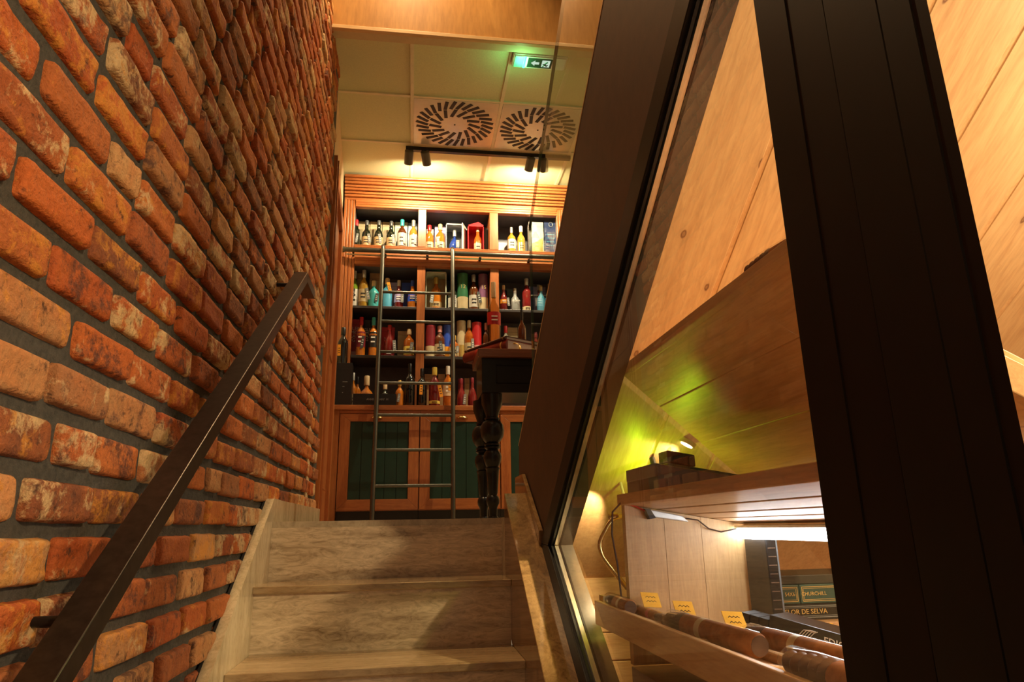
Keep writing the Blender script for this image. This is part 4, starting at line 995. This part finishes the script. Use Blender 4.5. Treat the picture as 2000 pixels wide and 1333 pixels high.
# far shelf with cigar cartons
FX = 1.72
fs_ = thing('cigar_shelf', 'pine shelf at the back of the cigar room', 'shelf', (1.15, 1.9, -.30))
B(.86, 1.9, 1.70, 2.02, -.262, -.245).build('shelf_board', M_oakY, fs_, bevel=.002)
B(.86, .88, 1.70, 2.02, -1.6, -.262).build('upright', M_oak, fs_); B(1.88, 1.9, 1.70, 2.02, -1.6, -.262).build('upright', M_oak, fs_)
def face(name, label, x0, x1, z0, z1, y0, y1, mat, txt=None, tcol=None, border=None, cat='cigar box', size=.014, align='CENTER', tx=None):
    t = thing(name, label, cat, ((x0+x1)/2, (y0+y1)/2, z0))
    B(x0, x1, y0, y1, z0, z1).build('body', mat, t, bevel=.0015)
    if border:
        for q, m_ in ((.005, .0015), (.009, .0008)):
            B(x0+q, x1-q, y0-.0008, y0, z1-q-m_, z1-q).build('border_line', border, t); B(x0+q, x1-q, y0-.0008, y0, z0+q, z0+q+m_).build('border_line', border, t)
            B(x0+q, x0+q+m_, y0-.0008, y0, z0+q, z1-q).build('border_line', border, t); B(x1-q-m_, x1-q, y0-.0008, y0, z0+q, z1-q).build('border_line', border, t)
    if txt: text('lettering', txt, size, tcol or M_wprint, t, Vector(((tx if tx is not None else (x0+x1)/2), y0-.001, (z0+z1)/2))-t.location, align=align)
    return t
M_gc = paint('dark_green_carton', (.02, .06, .045), .4)
face('cigar_box', 'black cigar box lettered FLOR DE SELVA at the bottom of the pile', .90, 1.30, -.244, -.205, 1.74, 1.95, M_black, 'FLOR DE SELVA', M_gold, C('grey'), size=.017, tx=1.01)
face('cigar_box', 'green cigar box lettered 54X6', .885, .995, -.204, -.158, 1.735, 1.95, M_gc, '54X6', M_gold, M_gold, size=.013, tx=.968)
face('cigar_box', 'green cigar box lettered CHURCHILL', .997, 1.25, -.204, -.158, 1.735, 1.95, M_gc, 'CHURCHILL', M_gold, M_gold, size=.013, tx=1.035)
face('cigar_box', 'dark closed cigar box on top of the green boxes', .89, 1.28, -.157, -.135, 1.74, 1.95, M_bx)
face('cigar_box', 'blue cigar box behind the upright black box', .872, .905, -.134, -.055, 1.735, 1.80, colr('royal_blue', (.03, .035, .17)))
face('card', 'terracotta card with dark lettering behind the upright black box', .868, .905, -.054, -.012, 1.735, 1.765, colr('terracotta', (.45, .17, .09)), 'NTO', M_ink, size=.012, cat='card', tx=.893)
face('frame_card', 'white card with gold border, upper of two by the upright box', .838, .868, -.20, -.15, 1.72, 1.728, C('white'), border=M_gold, cat='card').location.z += 0
face('frame_card', 'white card with gold border, lower of two by the upright box', .838, .874, -.258, -.204, 1.70, 1.708, C('white'), border=M_gold, cat='card')

# cigars on the lower tray
M_cig = paint('cigar_leaf', (.34, .13, .04), .8, 0, .25, .15, nscale=60); M_head = paint('cigar_dark_head', (.10, .045, .022), .5, 0, .3)
def cigar(pa, pb, r, label, band=.25, head=.3, f=lz, z_off=.014, bandc='cream'):
    # pa, pb: (x, y) of far and near end on the tray
    a = Vector((pa[0], pa[1], f(pa[0])+z_off+r)); b = Vector((pb[0], pb[1], f(pb[0])+z_off+r)); L = (b-a).length
    t = thing('cigar', label, 'cigar', (0, 0, 0), group='cellophane wrapped cigars'); t.location = a
    q = (b-a).to_track_quat('Z', 'X'); t.rotation_mode = 'QUATERNION'; t.rotation_quaternion = q
    MB().lathe([(r*.75, L*head*.9), (r, L*head), (r, L-.006), (r*.85, L)], 16).build('body', M_cig, t, True, local=True)
    MB().lathe([(r*.83, L-.0005), (r*.83, L+.001)], 14).build('foot', M_head, t, local=True)
    prof = []; n = 5
    for k in range(n*4+1):
        u = k/(n*4); prof.append((r*(.62+.35*u)*(1+.17*math.sin(u*n*2*math.pi)), u*L*head))
    MB().lathe(prof, 14).build('twisted_head', M_head, t, True, local=True)
    z0 = L*(head+band); MB().lathe([(r*1.02, z0), (r*1.02, z0+.016)], 16).build('band', C(bandc), t, True, local=True)
    MB().lathe([(r*.55, -.012), (r*1.08, .008), (r*1.12, L*.3), (r*1.12, L*.9), (r*1.1, L+.004)], 14).build('cellophane', M_cello, t, True, local=True)
    return t
cigar((.472, 1.68), (.468, 1.50), .016, 'cigar with dark twisted end at the far corner of the tray', .2, .45)
cigar((.500, 1.60), (.505, 1.42), .010, 'cigar beside the far yellow price card', .3, .35, bandc='red')
cigar((.492, 1.40), (.50, 1.20), .011, 'cigar left of the middle yellow price card', .3, .3)
cigar((.478, 1.295), (.512, 1.02), .018, 'large cigar with cream band at the middle of the tray', .18, .24)
cigar((.565, 1.16), (.600, .90), .016, 'cigar lying across the near compartment edge', .25, .2, z_off=.022)
cigar((.60, .98), (.61, .80), .015, 'short cigar near the dark window post', .3, .35)
cigar((.472, .865), (.478, .66), .019, 'cigar with dark twisted end nearest to the camera', .2, .5)
# one on the upper tray
cigar((.50, .90), (.51, .78), .016, 'cigar lying on the upper display tray', .3, .6, f=uz, z_off=.02)
# price cards
M_card = paint('card_yellow', (.80, .42, .05), .95, 0, .05, .05)
for (x_, y_, l) in ((.525, 1.52, 'yellow handwritten price card at the far end of the tray'), (.530, 1.34, 'yellow price card lying flat between the cigars'), (.575, 1.22, 'yellow handwritten price card at the middle of the tray'), (.80, 1.30, 'orange price card standing by the black long box')):
    t = thing('price_card', l, 'price card', (x_, y_, lz(x_)+.036), (1.0, .1, .2), 'yellow price cards in the cigar tray')
    MB().box(-.022, .022, 0, .034, -.0006, .0006).build('card', M_card, t, local=True)
    for q in range(2): MB().tube([(-.012+.004*k, .012+.010*q+.003*(k % 2), .001) for k in range(7)], .0007, 4).build('handwriting', M_ink, t, local=True)
# long black box with lettering lying on the tray
lb = thing('cigar_box', 'long black box lettered EDICION LIMITADA lying on the tray', 'cigar box', (.70, 1.28, lz(.70)+.036), (0, .16, -1.05))
MB().box(-.02, .27, -.03, .03, 0, .034).build('body', M_black, lb, bevel=.002, local=True)
text('lettering', 'EDICION LIMITADA', .017, M_wprint, lb, (.16, -.0305, .016))
for q in range(5): MB().tube([(.035+.005*q, -.0305, .008), (.048+.005*q, -.0305, .024), (.062+.003*q, -.0305, .027)], .0007, 4).build('emblem_line', M_wprint, lb, local=True)
for q in range(3): MB().box(-.085+.02*q, -.067+.02*q, -.022, .022, .004, .022).build('end_block', M_black, lb, local=True)

# ================================================================== LAMPS OF THE PLACE, ONE ADDED FILL
def downlight(x, y, z, label, energy, col, ang=120, blend=.6, r=.05, aim=(0, 0, -1), size=.03):
    t = thing('downlight', label, 'downlight', (x, y, z))
    a = Vector(aim).normalized()
    MB().tube([(0, 0, 0), tuple(a*.012)], r, 20).build('ring', M_alu, t, True, local=True)
    MB().tube([tuple(a*.0121), tuple(a*.0135)], r*.75, 18).build('lens', emit('lens_'+label[:9]+str(round(x*100)), col, 6), t, True, local=True)
    p = Vector((x, y, z))+a*.02
    lamp('beam', 'SPOT', p, energy, col, size, p+a, ang, blend, parent=t)
WARM = (1, .66, .32)
downlight(-.1, 2.85, 3.94, 'recessed downlight in the ceiling over the top step', 240, WARM, 110)
downlight(-.05, 1.2, 3.94, 'recessed downlight in the ceiling over the lower steps', 25, WARM, 110)
cl = thing('room_lamp', 'round glowing lamp near the top of the cigar room', 'lamp', (1.42, .62, .74))
MB().lathe([(.01, -.04), (.032, -.028), (.042, 0), (.032, .028), (.012, .042)], 18).build('globe', emit('globe', (1, .78, .45), 9), cl, True, local=True)
MB().tube([(0, 0, .04), (0, 0, .11)], .008, 8).build('stem', M_brass, cl, True, local=True)
lamp('globe_light', 'POINT', (1.42, .62, .69), 24, (1, .88, .64), .045, parent=cl)
cl2 = thing('room_lamp', 'round warm lamp at the entrance end of the cigar room', 'lamp', (1.30, -.62, 1.12))
MB().lathe([(.02, -.07), (.05, -.05), (.066, 0), (.05, .05), (.02, .07)], 18).build('globe', emit('globe_big', (1, .74, .42), 9), cl2, True, local=True)
MB().tube([(0, 0, .07), (0, 0, .5)], .006, 8).build('stem', M_brass, cl2, True, local=True)
lamp('globe_light', 'POINT', (1.30, -.62, 1.03), 215, (1, .77, .46), .05, parent=cl2)
pk = thing('puck_lamp', 'tiny warm puck light behind the grey carton', 'lamp', (.578, 1.844, .069))
MB().tube([(0, 0, 0), (-.006, .004, -.006)], .012, 14).build('housing', M_alu, pk, True, local=True)
MB().tube([(0, 0, 0), (.0, .030, .046)], .004, 8).build('stem', M_alu, pk, True, local=True)
lamp('puck_beam', 'SPOT', (.57, 1.85, .06), 12, (1, .78, .45), .006, Vector((.57, 1.85, .06))+Vector((-.62, .45, -.5)), 110, .3, parent=pk)
downlight(1.65, 3.75, CZ-.001, 'recessed downlight in the shop ceiling behind the brown panel', 200, (1, .78, .5), 130)  # fill light added out of view to brighten the lower bottle rows
pd = ray(1345, 862); pr_ = pd*((SOF-.004)/(stn*pd.y+ct*pd.z))
downlight(pr_.x, pr_.y, pr_.z, 'small round lamp set in the sloping pine ceiling', 3.0, (1, .78, .42), 150, .25, .022, (-.5, .1, -.84), .006)
gl = thing('green_lamp', 'small green lamp fixed to the pine ceiling behind the grey carton', 'lamp', (.640, 1.765, .145))
MB().tube([(0, .012, .028), (0, -.012, -.018)], .008, 12).build('stem', M_black, gl, True, local=True)
MB().lathe([(.004, -.034), (.012, -.030), (.014, -.020), (.010, -.014)], 14).build('green_bulb', emit('green_bulb', (.55, 1, .02), 5), gl, True, local=True)
lamp('green_glow', 'POINT', (.620, 1.745, .098), 1.0, (.55, 1, .02), .01, parent=gl)
